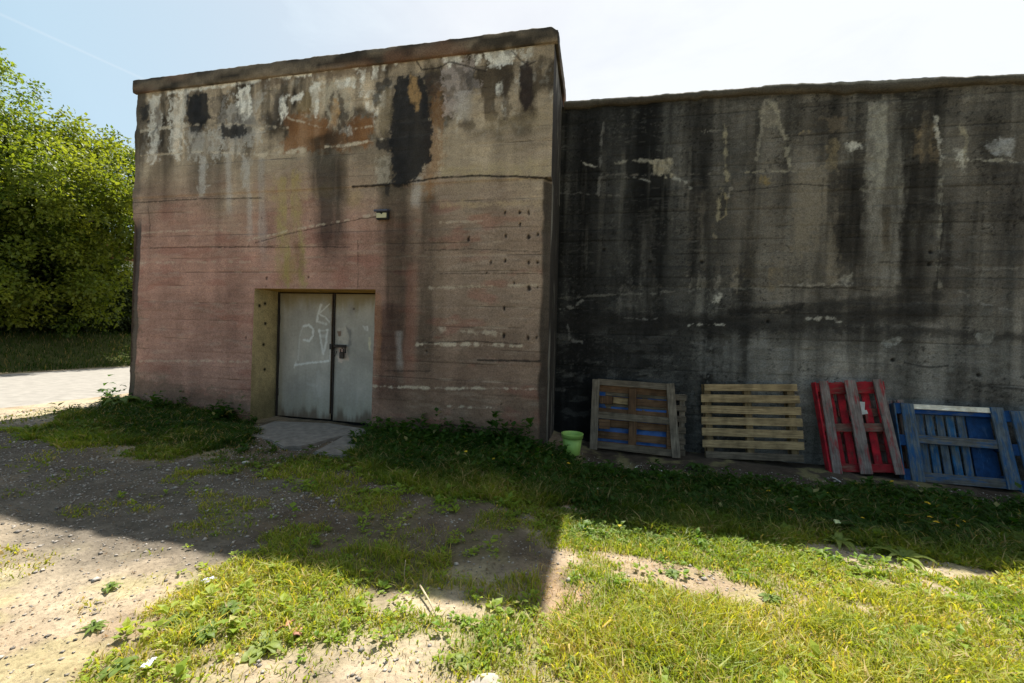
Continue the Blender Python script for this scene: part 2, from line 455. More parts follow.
# crumbled dead leaves
N = 26000
x = rng.uniform(-5, 5, N); y = 1.0 + 3.6*rng.random(N)**1.3
k = visible(x, y, np.zeros(N)); x, y = x[k], y[k]
g, w, h, p = cover(x, y)
k = rng.random(len(x)) < .04 + .5*np.clip(g, 0, .5) + .25*ss(.52, .66, fbm(x*3.3, y*3.3, 181, 3)); x, y = x[k], y[k]
n = len(x); an = rng.uniform(0, 6.28, n); el = rng.uniform(-.2, .6, n)
d = np.stack([np.cos(an)*np.cos(el), np.sin(an)*np.cos(el), np.sin(el)], -1)
up = np.stack([-np.cos(an)*np.sin(el), -np.sin(an)*np.sin(el), np.cos(el)], -1)
lc = np.array([.20, .13, .08])*rng.uniform(.4, 1.6, (n, 1))
lt = leaves('leaf_litter', np.stack([x, y, gz(x, y)+.006], -1), d, up, rng.uniform(.006, .022, n), rng.uniform(.004, .011, n), rng.uniform(-.5, .8, n), lc, M_leaf)
tag(lt, 'crumbled brown dead leaves and bits scattered over the ground', 'leaf litter', kind='stuff')

# low broad-leaved weeds
N = 85000
x = rng.uniform(-8.5, 7.5, N); y = 1.0 + 5.2*rng.random(N)**1.2
k = visible(x, y, np.zeros(N)); x, y = x[k], y[k]
g, w, h, p = cover(x, y)
keep = rng.random(len(x)) < w*np.where(y > 2.9, 1.0, .5)
x, y, w = x[keep], y[keep], w[keep]
m = 7; n = len(x)
sz = rng.uniform(.012, .036, n)*np.where(rng.random(n) < .12, 1.7, 1)*np.where(y < 3.0, .9, 1.0)*(1+.35*ss(3.4, 4.0, y))*(1+1.0*ss(4.2, 4.9, y)*rng.random(n)*np.where(x < -.75, 1, .4))
X = np.repeat(x, m); Y = np.repeat(y, m); Lf = np.repeat(sz, m)*rng.uniform(.7, 1.25, n*m)
lift = np.repeat(rng.uniform(.2, 1.6, n)*(.8 + .6*ss(3.6, 4.4, y))*(1+1.6*ss(4.3, 4.95, y)*fbm(x*4, y*4, 88, 3)*np.where(x < -.75, 1, .15)), m)
an = rng.uniform(0, 2*np.pi, n*m); el = rng.uniform(.0, .9, n*m)
base = np.stack([X+np.cos(an)*.008, Y+np.sin(an)*.008, gz(X, Y)+.004+Lf*lift*rng.random(n*m)*.9], -1)
d = np.stack([np.cos(an)*np.cos(el), np.sin(an)*np.cos(el), np.sin(el)], -1)
up = np.stack([-np.cos(an)*np.sin(el), -np.sin(an)*np.sin(el), np.cos(el)], -1)
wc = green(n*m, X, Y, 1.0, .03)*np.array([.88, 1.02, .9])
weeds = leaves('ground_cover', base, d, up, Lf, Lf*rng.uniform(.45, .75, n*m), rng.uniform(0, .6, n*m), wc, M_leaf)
tag(weeds, 'low broad leaved weeds and clover spreading between grass and wall', 'weeds', kind='stuff')

# verge grass on the bank beyond the road
N = 26000
x = rng.uniform(-18, -13.25, N); y = rng.uniform(3, 16, N); k = visible(x, y, np.ones(N), 300); x, y = x[k], y[k]
vg = blades('verge_grass', x, y, gz(x, y), rng.uniform(.05, .16, len(x)), rng.uniform(.010, .02, len(x)), green(len(x), x, y, .9), M_grass)
tag(vg, 'rough shaded grass on the bank across the road', 'grass', kind='stuff')

# gravel
def stones(name, x, y, r, mat, col):
    n = len(x); ico = np.array([[1, 0, 0], [-1, 0, 0], [0, 1, 0], [0, -1, 0], [0, 0, 1], [0, 0, -1]], float)
    fc = np.array([[0, 2, 4], [2, 1, 4], [1, 3, 4], [3, 0, 4], [2, 0, 5], [1, 2, 5], [3, 1, 5], [0, 3, 5]])
    V = ico[None]*rng.uniform(.6, 1.2, (n, 6, 1))*r[:, None, None]*np.array([1, 1, .6])
    a = rng.uniform(0, 6.28, n); ca, sa = np.cos(a)[:, None], np.sin(a)[:, None]
    V = np.stack([V[..., 0]*ca-V[..., 1]*sa, V[..., 0]*sa+V[..., 1]*ca, V[..., 2]], -1)
    V += np.stack([x, y, gz(x, y)+r*.2], -1)[:, None, :]
    f = (np.arange(n)*6)[:, None, None] + fc[None]
    return raw_mesh(name, V.reshape(-1, 3), f.ravel(), np.full(n*8, 3), mat, None, np.repeat(col[:, None], 6, 1).reshape(-1, 3), True)
N = 110000
x = rng.uniform(-8.0, 5, N); y = 1.1+4.4*rng.random(N)**1.1
k = visible(x, y, np.zeros(N)); x, y = x[k], y[k]
g, w, h, p = cover(x, y)
yard = np.clip(ss(-1.2, -3.2, x)*ss(1.8, 2.6, y) + .42 + .4*p, 0, 1)
k = rng.random(len(x)) < yard*(1-np.clip(g+w, 0, .95))*.75
x, y = x[k], y[k]
k = ~((y > YB-.02) & (x < -.5)) & (x > -7.6); x, y = x[k], y[k]
r = .003+.010*rng.random(len(x))**3*np.where(rng.random(len(x)) < .06, 2.2, 1)
pc = np.array([.30, .27, .235])*rng.uniform(.6, 1.7, (len(x), 1))
tag(stones('gravel', x, y, r, M_ground, pc), 'small loose stones scattered over the bare yard', 'gravel', kind='stuff')

# ------------------------------------------------------------------ bunker
GAIN = 1.24
def W1(pts): return [on_y(px, py, YB)[[0, 2]] for px, py in pts]
def W2(pts): return [on_y(px, py, YW)[[0, 2]] for px, py in pts]
class Paint:
    """stains on a wall, stored in metres on that wall"""
    pale = 1.0; crisp = False
    def __init__(s, X, Z, col, W, seed):
        s.X, s.Z, s.c, s.W = X, Z, col, W
        s.n1 = fbm(X*9, Z*9, seed, 5)-.5; s.n2 = fbm(X*26, Z*22, seed+50, 4)-.5; s.n3 = fbm(X*14, Z*1.8, seed+90, 4)-.5; s.n4 = fbm(X*17, Z*13, seed+70, 5); s.n5 = fbm(X*55, Z*48, seed+75, 3)-.5; s.n6 = fbm(X*13 + s.n1*.6, Z*.9, seed+95, 5)
    def put(s, m, col):
        m = m[..., None]; s.c = s.c*(1-m) + np.asarray(col)*m
    def mul(s, m, f): s.c = s.c*(1-m[..., None]*(1-np.asarray(f)))
    def poly(s, pts, col, a=1.0, soft=.03, rag=.10, mode='put', drip=0.0, vert=False):
        d = poly_sd(s.W(pts), s.X, s.Z) + s.n1*rag + s.n2*rag*.9 + s.n5*rag*.5 + s.n3*drip
        if mode == 'put' and np.mean(col) < .05 and a > .5:
            s.mul(.55*a*ss(.12, -.04, d + s.n3*.1), np.array([.5, .5, .52])); col = np.asarray(col)*(.55+1.1*s.n4[..., None]); a = a*.96
        m = a*ss(soft, -soft, d)
        if vert: m = m*(.22+.95*ss(.34, .66, s.n6))*(.7+.5*ss(.35, .6, s.n4))
        elif mode == 'put' and np.mean(col) > .16: m = m*(.45+.55*ss(.36, .56, s.n4))*s.pale
        m = np.clip(m, 0, 1)
        s.put(m, col) if mode == 'put' else s.mul(m, col)
        return m
    def line(s, pts, col, w=.008, a=1.0, rag=.02, brk=.5, mode='put', wob=0.0):
        d, f = path_d(s.W(pts), s.X, s.Z + s.n1*wob)
        w = w*(.25+1.5*ss(.32, .68, s.n4)) if np.mean(col) > .1 and not s.crisp else w
        m = a*(.9 if np.mean(col) > .1 else 1)*ss(w*1.6, w*.4, d + s.n2*rag + s.n5*rag*.8)*ss(brk-.25, brk+.05, .5+s.n1*1.5+.25)
        if mode == 'put' and np.mean(col) > .16 and not s.crisp: m = m*(.30+.70*ss(.38, .56, s.n4))*s.pale
        s.put(m, col) if mode == 'put' else s.mul(m, col)
        return m
    def streak(s, pts, w, col, a=.5, soft=.6, mode='mul', fade=(0.05, .35), rag=.05):
        """vertical run-off: width w, fading towards its lower end"""
        d, f = path_d(s.W(pts), s.X + s.n1*rag + s.n3*rag, s.Z)
        m = a*ss(w*(.5+soft*.5), w*(.5-soft*.5), d)*ss(0, fade[0], f+.001)*ss(1.0, 1-fade[1], f)*(.65+1.1*(s.n3+.5)*.7)
        m = np.clip(m, 0, 1)
        s.put(m, col) if mode == 'put' else s.mul(m, col)

def boards(z, x, seed, lo=.11, hi=.22, top=6.0, bot=-1.0):
    """formwork boards: edge positions, per-board tone and step"""
    r = np.random.default_rng(seed); e = [bot]
    while e[-1] < top: e.append(e[-1]+r.uniform(lo, hi))
    e = np.array(e); zz = z + (fbm(x*.7, z*0+3, seed, 3)-.5)*.03
    i = np.clip(np.searchsorted(e, zz)-1, 0, len(e)-2)
    seg = np.floor(x/2.7 + _h(i, i*0+5, seed)*3)
    tone = _h(i, seg, seed+3)
    dz = np.minimum(zz-e[i], e[i+1]-zz)
    # which joint is nearest, and how open it is there
    j = np.where(zz-e[i] < e[i+1]-zz, i, i+1)
    open_ = _h(j, j*0+1, seed+9)*(.35+1.3*ss(.35, .65, fbm(x*1.4, j*3.7, seed+11, 3)))
    return tone, dz, open_

bunker = empty('concrete_bunker', (-3.95, YB, 0))
tag(bunker, 'tall pinkish brown concrete bunker with grey double doors and stained parapet', 'bunker')
def B(o):
    o.parent = bunker; o.matrix_parent_inverse = Matrix.Translation((3.95, -YB, 0)); return o

ZT = 4.99; ZB = -.35; LEDGE = 3.325; XL, XR = -7.31, -.595
DX0, DX1, DZ1 = -4.935, -2.982, 1.925
def xmap(t, z):
    k = z/4.92
    wv = (fbm(np.asarray(z, float)*2.2, np.asarray(z, float)*0+.5, 15, 4)-.5)*.10*np.clip(1-np.asarray(t)*14, 0, 1)
    return (XL+.155*k) + ((XR-.04*k)-(XL+.155*k))*t - wv
nx = 600; t = np.linspace(0, 1, nx)
def tsnap(xd, z):
    i = np.argmin(abs(xmap(t, z)-xd)); t[i] = (xd-xmap(0, z))/(xmap(1, z)-xmap(0, z)); return i
i0 = tsnap(DX0, 1.0); i1 = tsnap(DX1, 1.0)
zs = np.arange(ZB, ZT+.001, .0118)
j1 = np.argmin(abs(zs-DZ1)); zs[j1] = DZ1
zs = np.sort(np.concatenate([zs, [LEDGE-.004, LEDGE+.004]]))
j1 = np.argmin(abs(zs-DZ1))
T, Zg = np.meshgrid(t, zs, indexing='ij')
Xg = xmap(T, Zg)

def bunker_colour(X, Z):
    n = fbm(X*1.3, Z*1.3, 201, 5); fine = fbm(X*4, Z*30, 211, 4); st = fbm(X*7, Z*.45, 221, 4); sp = fbm(X*30, Z*30, 231, 3)
    pink = lin(148, 114, 100); tan = lin(146, 131, 112); mid = lin(132, 113, 98); low = lin(114, 91, 77)
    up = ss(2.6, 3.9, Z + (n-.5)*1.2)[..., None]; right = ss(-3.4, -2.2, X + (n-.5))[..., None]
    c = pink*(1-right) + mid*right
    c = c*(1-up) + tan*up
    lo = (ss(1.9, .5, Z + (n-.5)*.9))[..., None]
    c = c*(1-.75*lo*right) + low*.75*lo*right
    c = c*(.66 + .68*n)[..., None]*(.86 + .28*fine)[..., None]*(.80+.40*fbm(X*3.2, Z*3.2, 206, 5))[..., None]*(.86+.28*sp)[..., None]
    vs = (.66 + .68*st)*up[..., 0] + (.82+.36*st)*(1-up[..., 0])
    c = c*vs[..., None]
    red = ss(.58, .72, fbm(X*2.0, Z*6, 241, 4))[..., None]*(1-up)
    c = c*(1-.42*red) + lin(136, 90, 78)*.42*red
    pale = ss(.6, .74, fbm(X*3.0, Z*14, 251, 4))[..., None]
    c = c*(1-.22*pale) + lin(165, 148, 132)*.22*pale
    return c
tone, dz, opn = boards(Zg, Xg, 31)
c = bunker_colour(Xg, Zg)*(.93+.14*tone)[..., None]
jl = ss(.009, .002, dz)*np.clip(opn, 0, 1)
c = c*(1-.62*jl*ss(.36, .52, fbm(Xg*2.2, Zg*5, 78, 4)))[..., None]
pj = ss(.022, .010, dz)*ss(.75, .95, opn)*ss(.5, .6, fbm(Xg*3, Zg*2, 77, 3))
c = c*(1-.28*pj[..., None]) + lin(178, 160, 140)*.28*pj[..., None]
ef = ss(.51, .64, fbm(Xg*6.5, Zg*2.0, 261, 5))*ss(3.75, 4.25, Zg)*ss(.42, .6, fbm(Xg*1.3, Zg*1.6, 262, 3))*ss(.38, .6, fbm(Xg*24, Zg*20, 263, 4))
c = c*(1-.75*ef[..., None]) + lin(196, 190, 180)*.75*ef[..., None]
mo = ss(.50, .66, fbm(Xg*4.2, Zg*2.6, 271, 6))*ss(3.6, 4.2, Zg)
c = c*(1-.72*mo[..., None]*np.array([1, 1.02, 1.04]))
sv = fbm(Xg*5.5, Zg*.5, 281, 5); bandm = ss(3.65, 4.2, Zg + (fbm(Xg*2, Zg*0, 282, 3)-.5)*.9)*ss(-1.8, -3.2, Xg)
c = c*(1 + bandm*(.42+1.1*ss(.36, .64, sv)-1))[..., None]
p = Paint(Xg, Zg, c, W1, 300)
p.poly([(258, 76), (404, 56), (402, 66), (384, 72), (350, 76), (300, 80), (262, 88)], lin(100, 84, 70), .65, .04, .12)
# ochre and tan ground of the stained top
p.poly([(284, 112), (330, 118), (372, 120), (372, 146), (330, 150), (286, 150)], lin(128, 88, 54), .8, .06, .2)
p.poly([(300, 96), (318, 84), (318, 110), (296, 112)], lin(120, 100, 62), .5, .05, .15)
p.poly([(432, 80), (445, 88), (440, 165), (428, 200), (424, 170)], lin(128, 92, 58), .6, .06, .2)
p.poly([(276, 180), (302, 170), (306, 286), (276, 284)], lin(150, 132, 92), .7, .08, .2, drip=.1, vert=True)
p.poly([(283, 258), (296, 256), (298, 272), (288, 284), (280, 280)], lin(128, 112, 52), .42, .06, .12)
p.poly([(345, 190), (362, 188), (360, 206), (346, 204)], lin(150, 130, 95), .5, .05, .1)
p.poly([(440, 168), (548, 160), (551, 177), (440, 177)], lin(158, 142, 112), .6, .04, .12)
p.poly([(440, 203), (545, 200), (545, 206), (440, 207)], lin(160, 140, 112), .6, .03, .08)
p.poly([(250, 190), (330, 183), (330, 196), (250, 202)], lin(160, 138, 108), .55, .05, .15)
p.poly([(486, 116), (550, 108), (550, 126), (486, 132)], lin(140, 124, 98), .4, .06, .15)
# dark run-off
for pts, wd, f, a in [
    ([(322, 132), (330, 200), (333, 288)], .44, (.26, .28, .29), 1.0), ([(343, 150), (342, 185), (345, 210)], .16, (.42, .42, .40), .8),
    ([(392, 150), (398, 260), (398, 420)], .46, (.36, .37, .36), 1.0), ([(428, 190), (426, 300), (424, 430)], .24, (.46, .46, .45), .9),
    ([(214, 120), (216, 170), (216, 240)], .35, (.60, .60, .60), .7), ([(160, 150), (160, 180), (160, 215)], .5, (.55, .52, .5), .8),
    ([(296, 240), (300, 262), (302, 286)], .12, (.6, .55, .5), .6), ([(196, 150), (196, 186), (196, 200)], .3, (.5, .5, .5), .7),
    ([(232, 205), (232, 290), (234, 400)], .22, (.72, .7, .7), .6), ([(260, 290), (258, 350), (256, 415)], .2, (.6, .58, .55), .6),
    ([(388, 300), (388, 360), (388, 430)], .40, (.55, .50, .50), .9), ([(150, 100), (150, 128), (150, 150)], .25, (.5, .5, .5), .7),
    ([(285, 92), (285, 112), (285, 150)], .3, (.55, .52, .5), .7), ([(352, 110), (352, 140), (352, 160)], .2, (.5, .45, .42), .6),
    ([(246, 100), (246, 130), (246, 170)], .25, (.55, .55, .56), .8), ([(440, 200), (441, 300), (440, 420)], .12, (.75, .74, .72), .7)]:
    p.streak(pts, wd, f, a)
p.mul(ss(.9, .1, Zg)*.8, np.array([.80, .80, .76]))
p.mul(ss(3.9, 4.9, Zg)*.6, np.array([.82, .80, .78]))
red_streak = [(412, 260), (410, 340), (408, 400)]
p.streak(red_streak, .16, lin(132, 90, 76), .4, mode='put')
p.streak([(376, 290), (378, 340), (378, 380)], .10, lin(130, 92, 62), .5, mode='put')
# pale efflorescence
white = lin(222, 216, 206); grey = lin(176, 171, 164); lilac = lin(176, 162, 156)
for pts, a, col, rg in [
    ([(150, 98), (160, 97), (163, 118), (158, 160), (150, 160), (152, 128)], .6, white, .16), ([(172, 98), (188, 96), (184, 140), (178, 160), (170, 150)], .55, white, .18),
    ([(228, 100), (262, 94), (262, 140), (240, 152), (222, 150), (216, 132)], .55, grey, .3), ([(186, 130), (226, 132), (222, 156), (190, 158)], .55, grey, .3),
    ([(239, 90), (249, 86), (252, 116), (244, 122), (238, 106)], .85, white, .12), ([(279, 98), (288, 96), (287, 112), (282, 124), (279, 116)], .85, white, .10),
    ([(290, 96), (303, 94), (302, 101), (290, 104)], .8, white, .10), ([(310, 86), (319, 84), (320, 104), (316, 118), (312, 108)], .75, white, .10),
    ([(320, 88), (350, 80), (352, 112), (346, 132), (330, 132), (324, 110)], .6, lin(176, 166, 148), .16), ([(337, 82), (354, 79), (354, 86), (338, 88)], .85, white, .08),
    ([(361, 72), (366, 70), (366, 92), (362, 96)], .85, white, .08), ([(373, 67), (378, 66), (378, 79), (373, 79)], .85, white, .06),
    ([(383, 64), (387, 63), (386, 71), (383, 71)], .8, white, .05), ([(393, 62), (399, 60), (398, 64), (394, 65)], .8, white, .05),
    ([(443, 60), (478, 58), (478, 86), (462, 114), (446, 116), (440, 90)], .55, lilac, .2), ([(443, 55), (462, 53), (460, 64), (446, 66)], .7, white, .12),
    ([(487, 52), (512, 49), (512, 64), (490, 67)], .75, white, .14), ([(474, 57), (480, 56), (479, 68), (475, 69)], .8, white, .06),
    ([(497, 84), (503, 82), (504, 92), (499, 98)], .7, white, .08), ([(168, 92), (262, 79), (262, 82), (168, 95)], .8, white, .06),
    ([(268, 76), (312, 72), (312, 77), (268, 79)], .9, white, .07), ([(324, 70), (333, 68), (333, 71), (324, 72)], .8, white, .05), ([(350, 66), (362, 64), (362, 68), (351, 68)], .8, white, .05),
    ([(340, 128), (352, 128), (350, 134), (340, 134)], .6, white, .1), ([(242, 160), (252, 158), (250, 176), (243, 186)], .5, grey, .14),
    ([(200, 160), (210, 160), (206, 190), (200, 196)], .5, grey, .14), ([(376, 155), (391, 155), (390, 184), (376, 184)], .55, lin(170, 160, 145), .16)]:
    p.poly(pts, col, a, .02, rg, drip=.06)
for pts, wd, a in [([(246, 160), (249, 200), (250, 250)], .10, .5), ([(228, 150), (230, 185), (230, 225)], .10, .45), ([(262, 150), (262, 200), (264, 280)], .12, .3), ([(204, 155), (203, 185), (202, 200)], .1, .5),
                  ([(418, 176), (416, 195), (415, 210)], .12, .55), ([(398, 330), (399, 355), (400, 375)], .10, .35), ([(466, 90), (464, 110), (462, 125)], .2, .4)]:
    p.streak(pts, wd, lin(170, 164, 158), a, mode='put')
for pts, wd, a in [([(140, 132), (165, 128), (200, 125), (232, 124), (262, 128), (288, 128)], .014, .8), ([(258, 156), (285, 153), (305, 150)], .022, .9), ([(326, 147), (345, 146), (365, 142), (395, 139)], .014, .95),
                  ([(142, 156), (200, 152), (262, 155)], .010, .7), ([(288, 118), (318, 127), (340, 130), (376, 127)], .010, .7), ([(378, 122), (400, 122), (430, 120)], .012, .8), ([(374, 140), (400, 137), (420, 136), (432, 134)], .010, .8),
                  ([(250, 240), (300, 228), (345, 220), (378, 214)], .012, .55), ([(417, 344), (460, 344), (521, 346)], .016, .8), ([(440, 330), (470, 332), (501, 333)], .02, .55), ([(372, 386), (410, 387), (440, 388), (500, 388), (543, 389)], .012, .75),
                  ([(448, 406), (480, 408), (500, 409)], .008, .6), ([(430, 288), (480, 286), (540, 285)], .012, .5), ([(440, 222), (480, 221), (490, 220)], .01, .4), ([(140, 233), (200, 230), (240, 231)], .010, .4), ([(130, 263), (190, 262), (250, 262)], .010, .35), ([(140, 361), (200, 361), (248, 362)], .012, .4)]:
    p.line(pts, lin(186, 172, 152), wd, a, .02, .42, wob=.03)
# dark joints and cracks
for pts, wd, a in [([(353, 187), (400, 184), (440, 178), (480, 176), (552, 178)], .012, .95), ([(128, 203), (200, 199), (262, 198)], .008, .75), ([(150, 248), (200, 247), (262, 247), (350, 247)], .007, .7), ([(255, 243), (300, 231), (345, 222), (378, 216)], .006, .7), ([(478, 360), (520, 361), (540, 361)], .012, .85),
                  ([(425, 426), (450, 425), (480, 428), (520, 430)], .012, .8), ([(385, 371), (430, 371)], .009, .6), ([(425, 250), (480, 249), (540, 252)], .006, .6), ([(440, 274), (500, 273), (543, 274)], .006, .6),
                  ([(148, 205), (150, 225), (150, 238)], .008, .6), ([(358, 240), (358, 288)], .005, .6), ([(417, 62), (422, 70), (440, 68), (450, 62), (465, 66), (486, 72)], .010, .8), ([(512, 52), (520, 60), (528, 66), (536, 62)], .012, .7), ([(424, 343), (470, 341), (520, 344)], .008, .7)]:
    p.line(pts, lin(34, 28, 24), wd, a, .012, .3, wob=.02)
# black mould patches
blk = lin(27, 27, 29); bro = lin(40, 32, 30)
for pts, a, col, rg in [
    ([(189, 96), (208, 93), (211, 118), (206, 124), (190, 126), (187, 110)], .96, blk, .07), ([(142, 107), (150, 105), (150, 121), (143, 124)], .85, blk, .1), ([(155, 108), (161, 104), (162, 124), (157, 130), (154, 120)], .6, lin(60, 50, 42), .1), ([(160, 140), (164, 136), (164, 152), (157, 154)], .6, lin(52, 46, 40), .1),
    ([(222, 126), (245, 126), (246, 137), (234, 139), (224, 136)], .9, blk, .12), ([(191, 126), (204, 126), (200, 132), (193, 131)], .8, blk, .1), ([(212, 98), (226, 98), (228, 124), (214, 126)], .45, lin(62, 58, 56), .2),
    ([(396, 80), (406, 76), (424, 78), (430, 100), (432, 140), (430, 164), (418, 176), (406, 187), (394, 184), (392, 150), (390, 112)], .97, blk, .10), ([(376, 84), (394, 79), (392, 86), (384, 92), (377, 110), (374, 100)], .8, lin(42, 40, 38), .08), ([(377, 140), (392, 139), (393, 151), (377, 151)], .8, blk, .1), ([(384, 184), (390, 184), (389, 196), (385, 194)], .75, blk, .06), ([(424, 74), (438, 70), (442, 84), (436, 100), (428, 92)], .6, lin(50, 44, 42), .14),
    ([(520, 68), (528, 60), (533, 76), (532, 104), (525, 113), (519, 100)], .92, bro, .06), ([(505, 70), (513, 72), (511, 108), (505, 120), (500, 104)], .55, lin(50, 42, 36), .12), ([(467, 70), (478, 69), (477, 88), (468, 92)], .6, lin(56, 54, 54), .12), ([(340, 112), (347, 114), (347, 128), (338, 130)], .7, lin(44, 40, 36), .1), ([(331, 92), (335, 94), (333, 114), (329, 110)], .7, lin(52, 42, 34), .08), ([(338, 92), (343, 102), (344, 112), (340, 112)], .7, lin(52, 42, 34), .08), ([(324, 128), (346, 130), (345, 146), (326, 140)], .55, lin(58, 46, 36), .12), ([(272, 92), (282, 88), (282, 120), (274, 126)], .5, lin(60, 56, 54), .16), ([(236, 112), (250, 118), (270, 112), (272, 128), (240, 128)], .35, lin(60, 56, 54), .2)]:
    p.poly(pts, col, a, .018, rg, drip=.05)
p.poly([(411, 76), (417, 78), (421, 98), (418, 112), (412, 104), (409, 88)], lin(150, 120, 82), .85, .02, .06)
p.poly([(381, 92), (392, 88), (392, 120), (384, 138), (378, 128)], lin(120, 106, 84), .6, .03, .12)
p.poly([(334, 98), (338, 98), (340, 112), (336, 126), (331, 124), (332, 108)], lin(170, 134, 92), .75, .02, .06)
# bug holes
HOLES = [(390+a/4.553, 150+b/4.553, r) for a, b, r in [(522, 287, 1), (588, 283, 1), (632, 283, 1.5), (590, 338, 1), (357, 407, 1.8), (527, 390, 1.4), (630, 395, 1.8), (672, 385, 1.1), (460, 512, 1.6), (524, 505, 1.3), (630, 512, 1.2), (670, 510, 1.1), (632, 628, 2.2), (565, 605, 1.2), (440, 560, .8), (672, 625, 1)]]
HOLES += [(370+a/4.268, 290+b/4.268, r) for a, b, r in [(572, 78, 1.4), (570, 195, 1.8), (675, 203, 1.8), (712, 203, 1.4), (240, 260, .8), (560, 490, 1), (600, 560, 1)]]
HOLES += [(266, 278, 1), (266, 286, 1), (308, 277, 1), (262, 218, .9), (310, 220, .9), (246, 338, 1.4), (128, 360, 1.4)]
hole = np.zeros(Xg.shape)
for hx, hy, r in HOLES:
    q = W1([(hx, hy)])[0]
    hole = np.maximum(hole, ss(.017*r, .007*r, np.hypot((Xg-q[0])*1.2 + p.n2*.03, (Zg-q[1])*.65) + p.n2*.025))
p.put(hole*.92, lin(28, 24, 22))
# dark chamfered corners
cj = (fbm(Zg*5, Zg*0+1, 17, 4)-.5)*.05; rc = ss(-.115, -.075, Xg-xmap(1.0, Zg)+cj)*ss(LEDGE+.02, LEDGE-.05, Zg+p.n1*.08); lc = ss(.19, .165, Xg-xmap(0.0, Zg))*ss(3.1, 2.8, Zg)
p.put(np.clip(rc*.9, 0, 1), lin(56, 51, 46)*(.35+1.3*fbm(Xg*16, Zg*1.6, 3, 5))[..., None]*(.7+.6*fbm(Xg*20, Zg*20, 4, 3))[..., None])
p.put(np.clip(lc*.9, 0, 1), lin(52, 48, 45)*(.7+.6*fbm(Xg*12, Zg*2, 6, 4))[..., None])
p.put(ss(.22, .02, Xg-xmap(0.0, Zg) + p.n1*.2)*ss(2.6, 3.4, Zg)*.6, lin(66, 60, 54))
p.poly([(126, 300), (124, 395), (250, 415), (250, 398), (140, 380), (138, 300)], lin(84, 76, 62), .45, .08, .3)
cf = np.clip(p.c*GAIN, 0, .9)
relief = (tone-.5)*.006 + jl*.006 + (fbm(Xg*5, Zg*9, 61, 4)-.5)*.014 + (fbm(Xg*22, Zg*30, 62, 3)-.5)*.006 + hole*.02
relief += .055*ss(.2, .0, Xg-xmap(0.0, Zg))*ss(3.1, 2.8, Zg)
relief -= .012*ss(LEDGE-.01, LEDGE+.01, Zg)
ch = np.where(Zg < LEDGE, np.clip(Xg-xmap(1.0, Zg)+.095+cj*.6, 0, 1), 0)
relief = relief*(1-np.clip(ch*10, 0, 1)) + ch
# cap underside: face starts behind the coping
Pf = np.stack([Xg, YB+relief, Zg], -1)
kx = np.zeros((nx-1, len(zs)-1), bool); kx[i0:i1, :j1] = True
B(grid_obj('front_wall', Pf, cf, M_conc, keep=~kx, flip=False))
# right side wall (meets the long wall) and the parts round it
ys = np.concatenate([np.arange(0, 1.16, .02), np.linspace(1.3, 6.5, 14)])
YY, ZZ = np.meshgrid(ys, zs, indexing='ij')
edgeY = Pf[-1, :, 1][None, :]; XX = Pf[-1, :, 0][None, :] + (fbm(YY*6, ZZ*6, 71, 4)-.5)*.012*(YY > .01)
YYY = edgeY + YY
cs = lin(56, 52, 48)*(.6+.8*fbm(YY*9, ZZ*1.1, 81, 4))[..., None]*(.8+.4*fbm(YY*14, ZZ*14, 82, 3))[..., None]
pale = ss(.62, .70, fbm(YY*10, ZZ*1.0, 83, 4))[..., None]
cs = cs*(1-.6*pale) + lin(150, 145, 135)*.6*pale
B(grid_obj('side_wall', np.stack([XX, YYY, ZZ], -1), np.clip(cs*GAIN, 0, .9), M_conc, flip=False))
# left, rear and roof
ml = MB()
yb0, yb1 = YB+.06, YB+6.6
def quad(mb, pts):
    mb.b.faces.new([mb.b.verts.new(q) for q in pts])
quad(ml, [(XL, yb0, ZB), (XL+.155, YB, ZT), (XL+.155, yb1, ZT), (XL, yb1, ZB)])
quad(ml, [(XL, yb1, ZB), (XL+.155, yb1, ZT), (XR-.04, yb1, ZT), (XR, yb1, ZB)])
quad(ml, [(XL+.155, YB+.02, ZT), (XR-.04, YB+.02, ZT), (XR-.04, yb1, ZT), (XL+.155, yb1, ZT)])
M_rear = plain_mat('rear_concrete', tuple(lin(112, 96, 84)*GAIN), .95, var=.3, scale=3)
B(ml.build('rear_wall', M_rear))
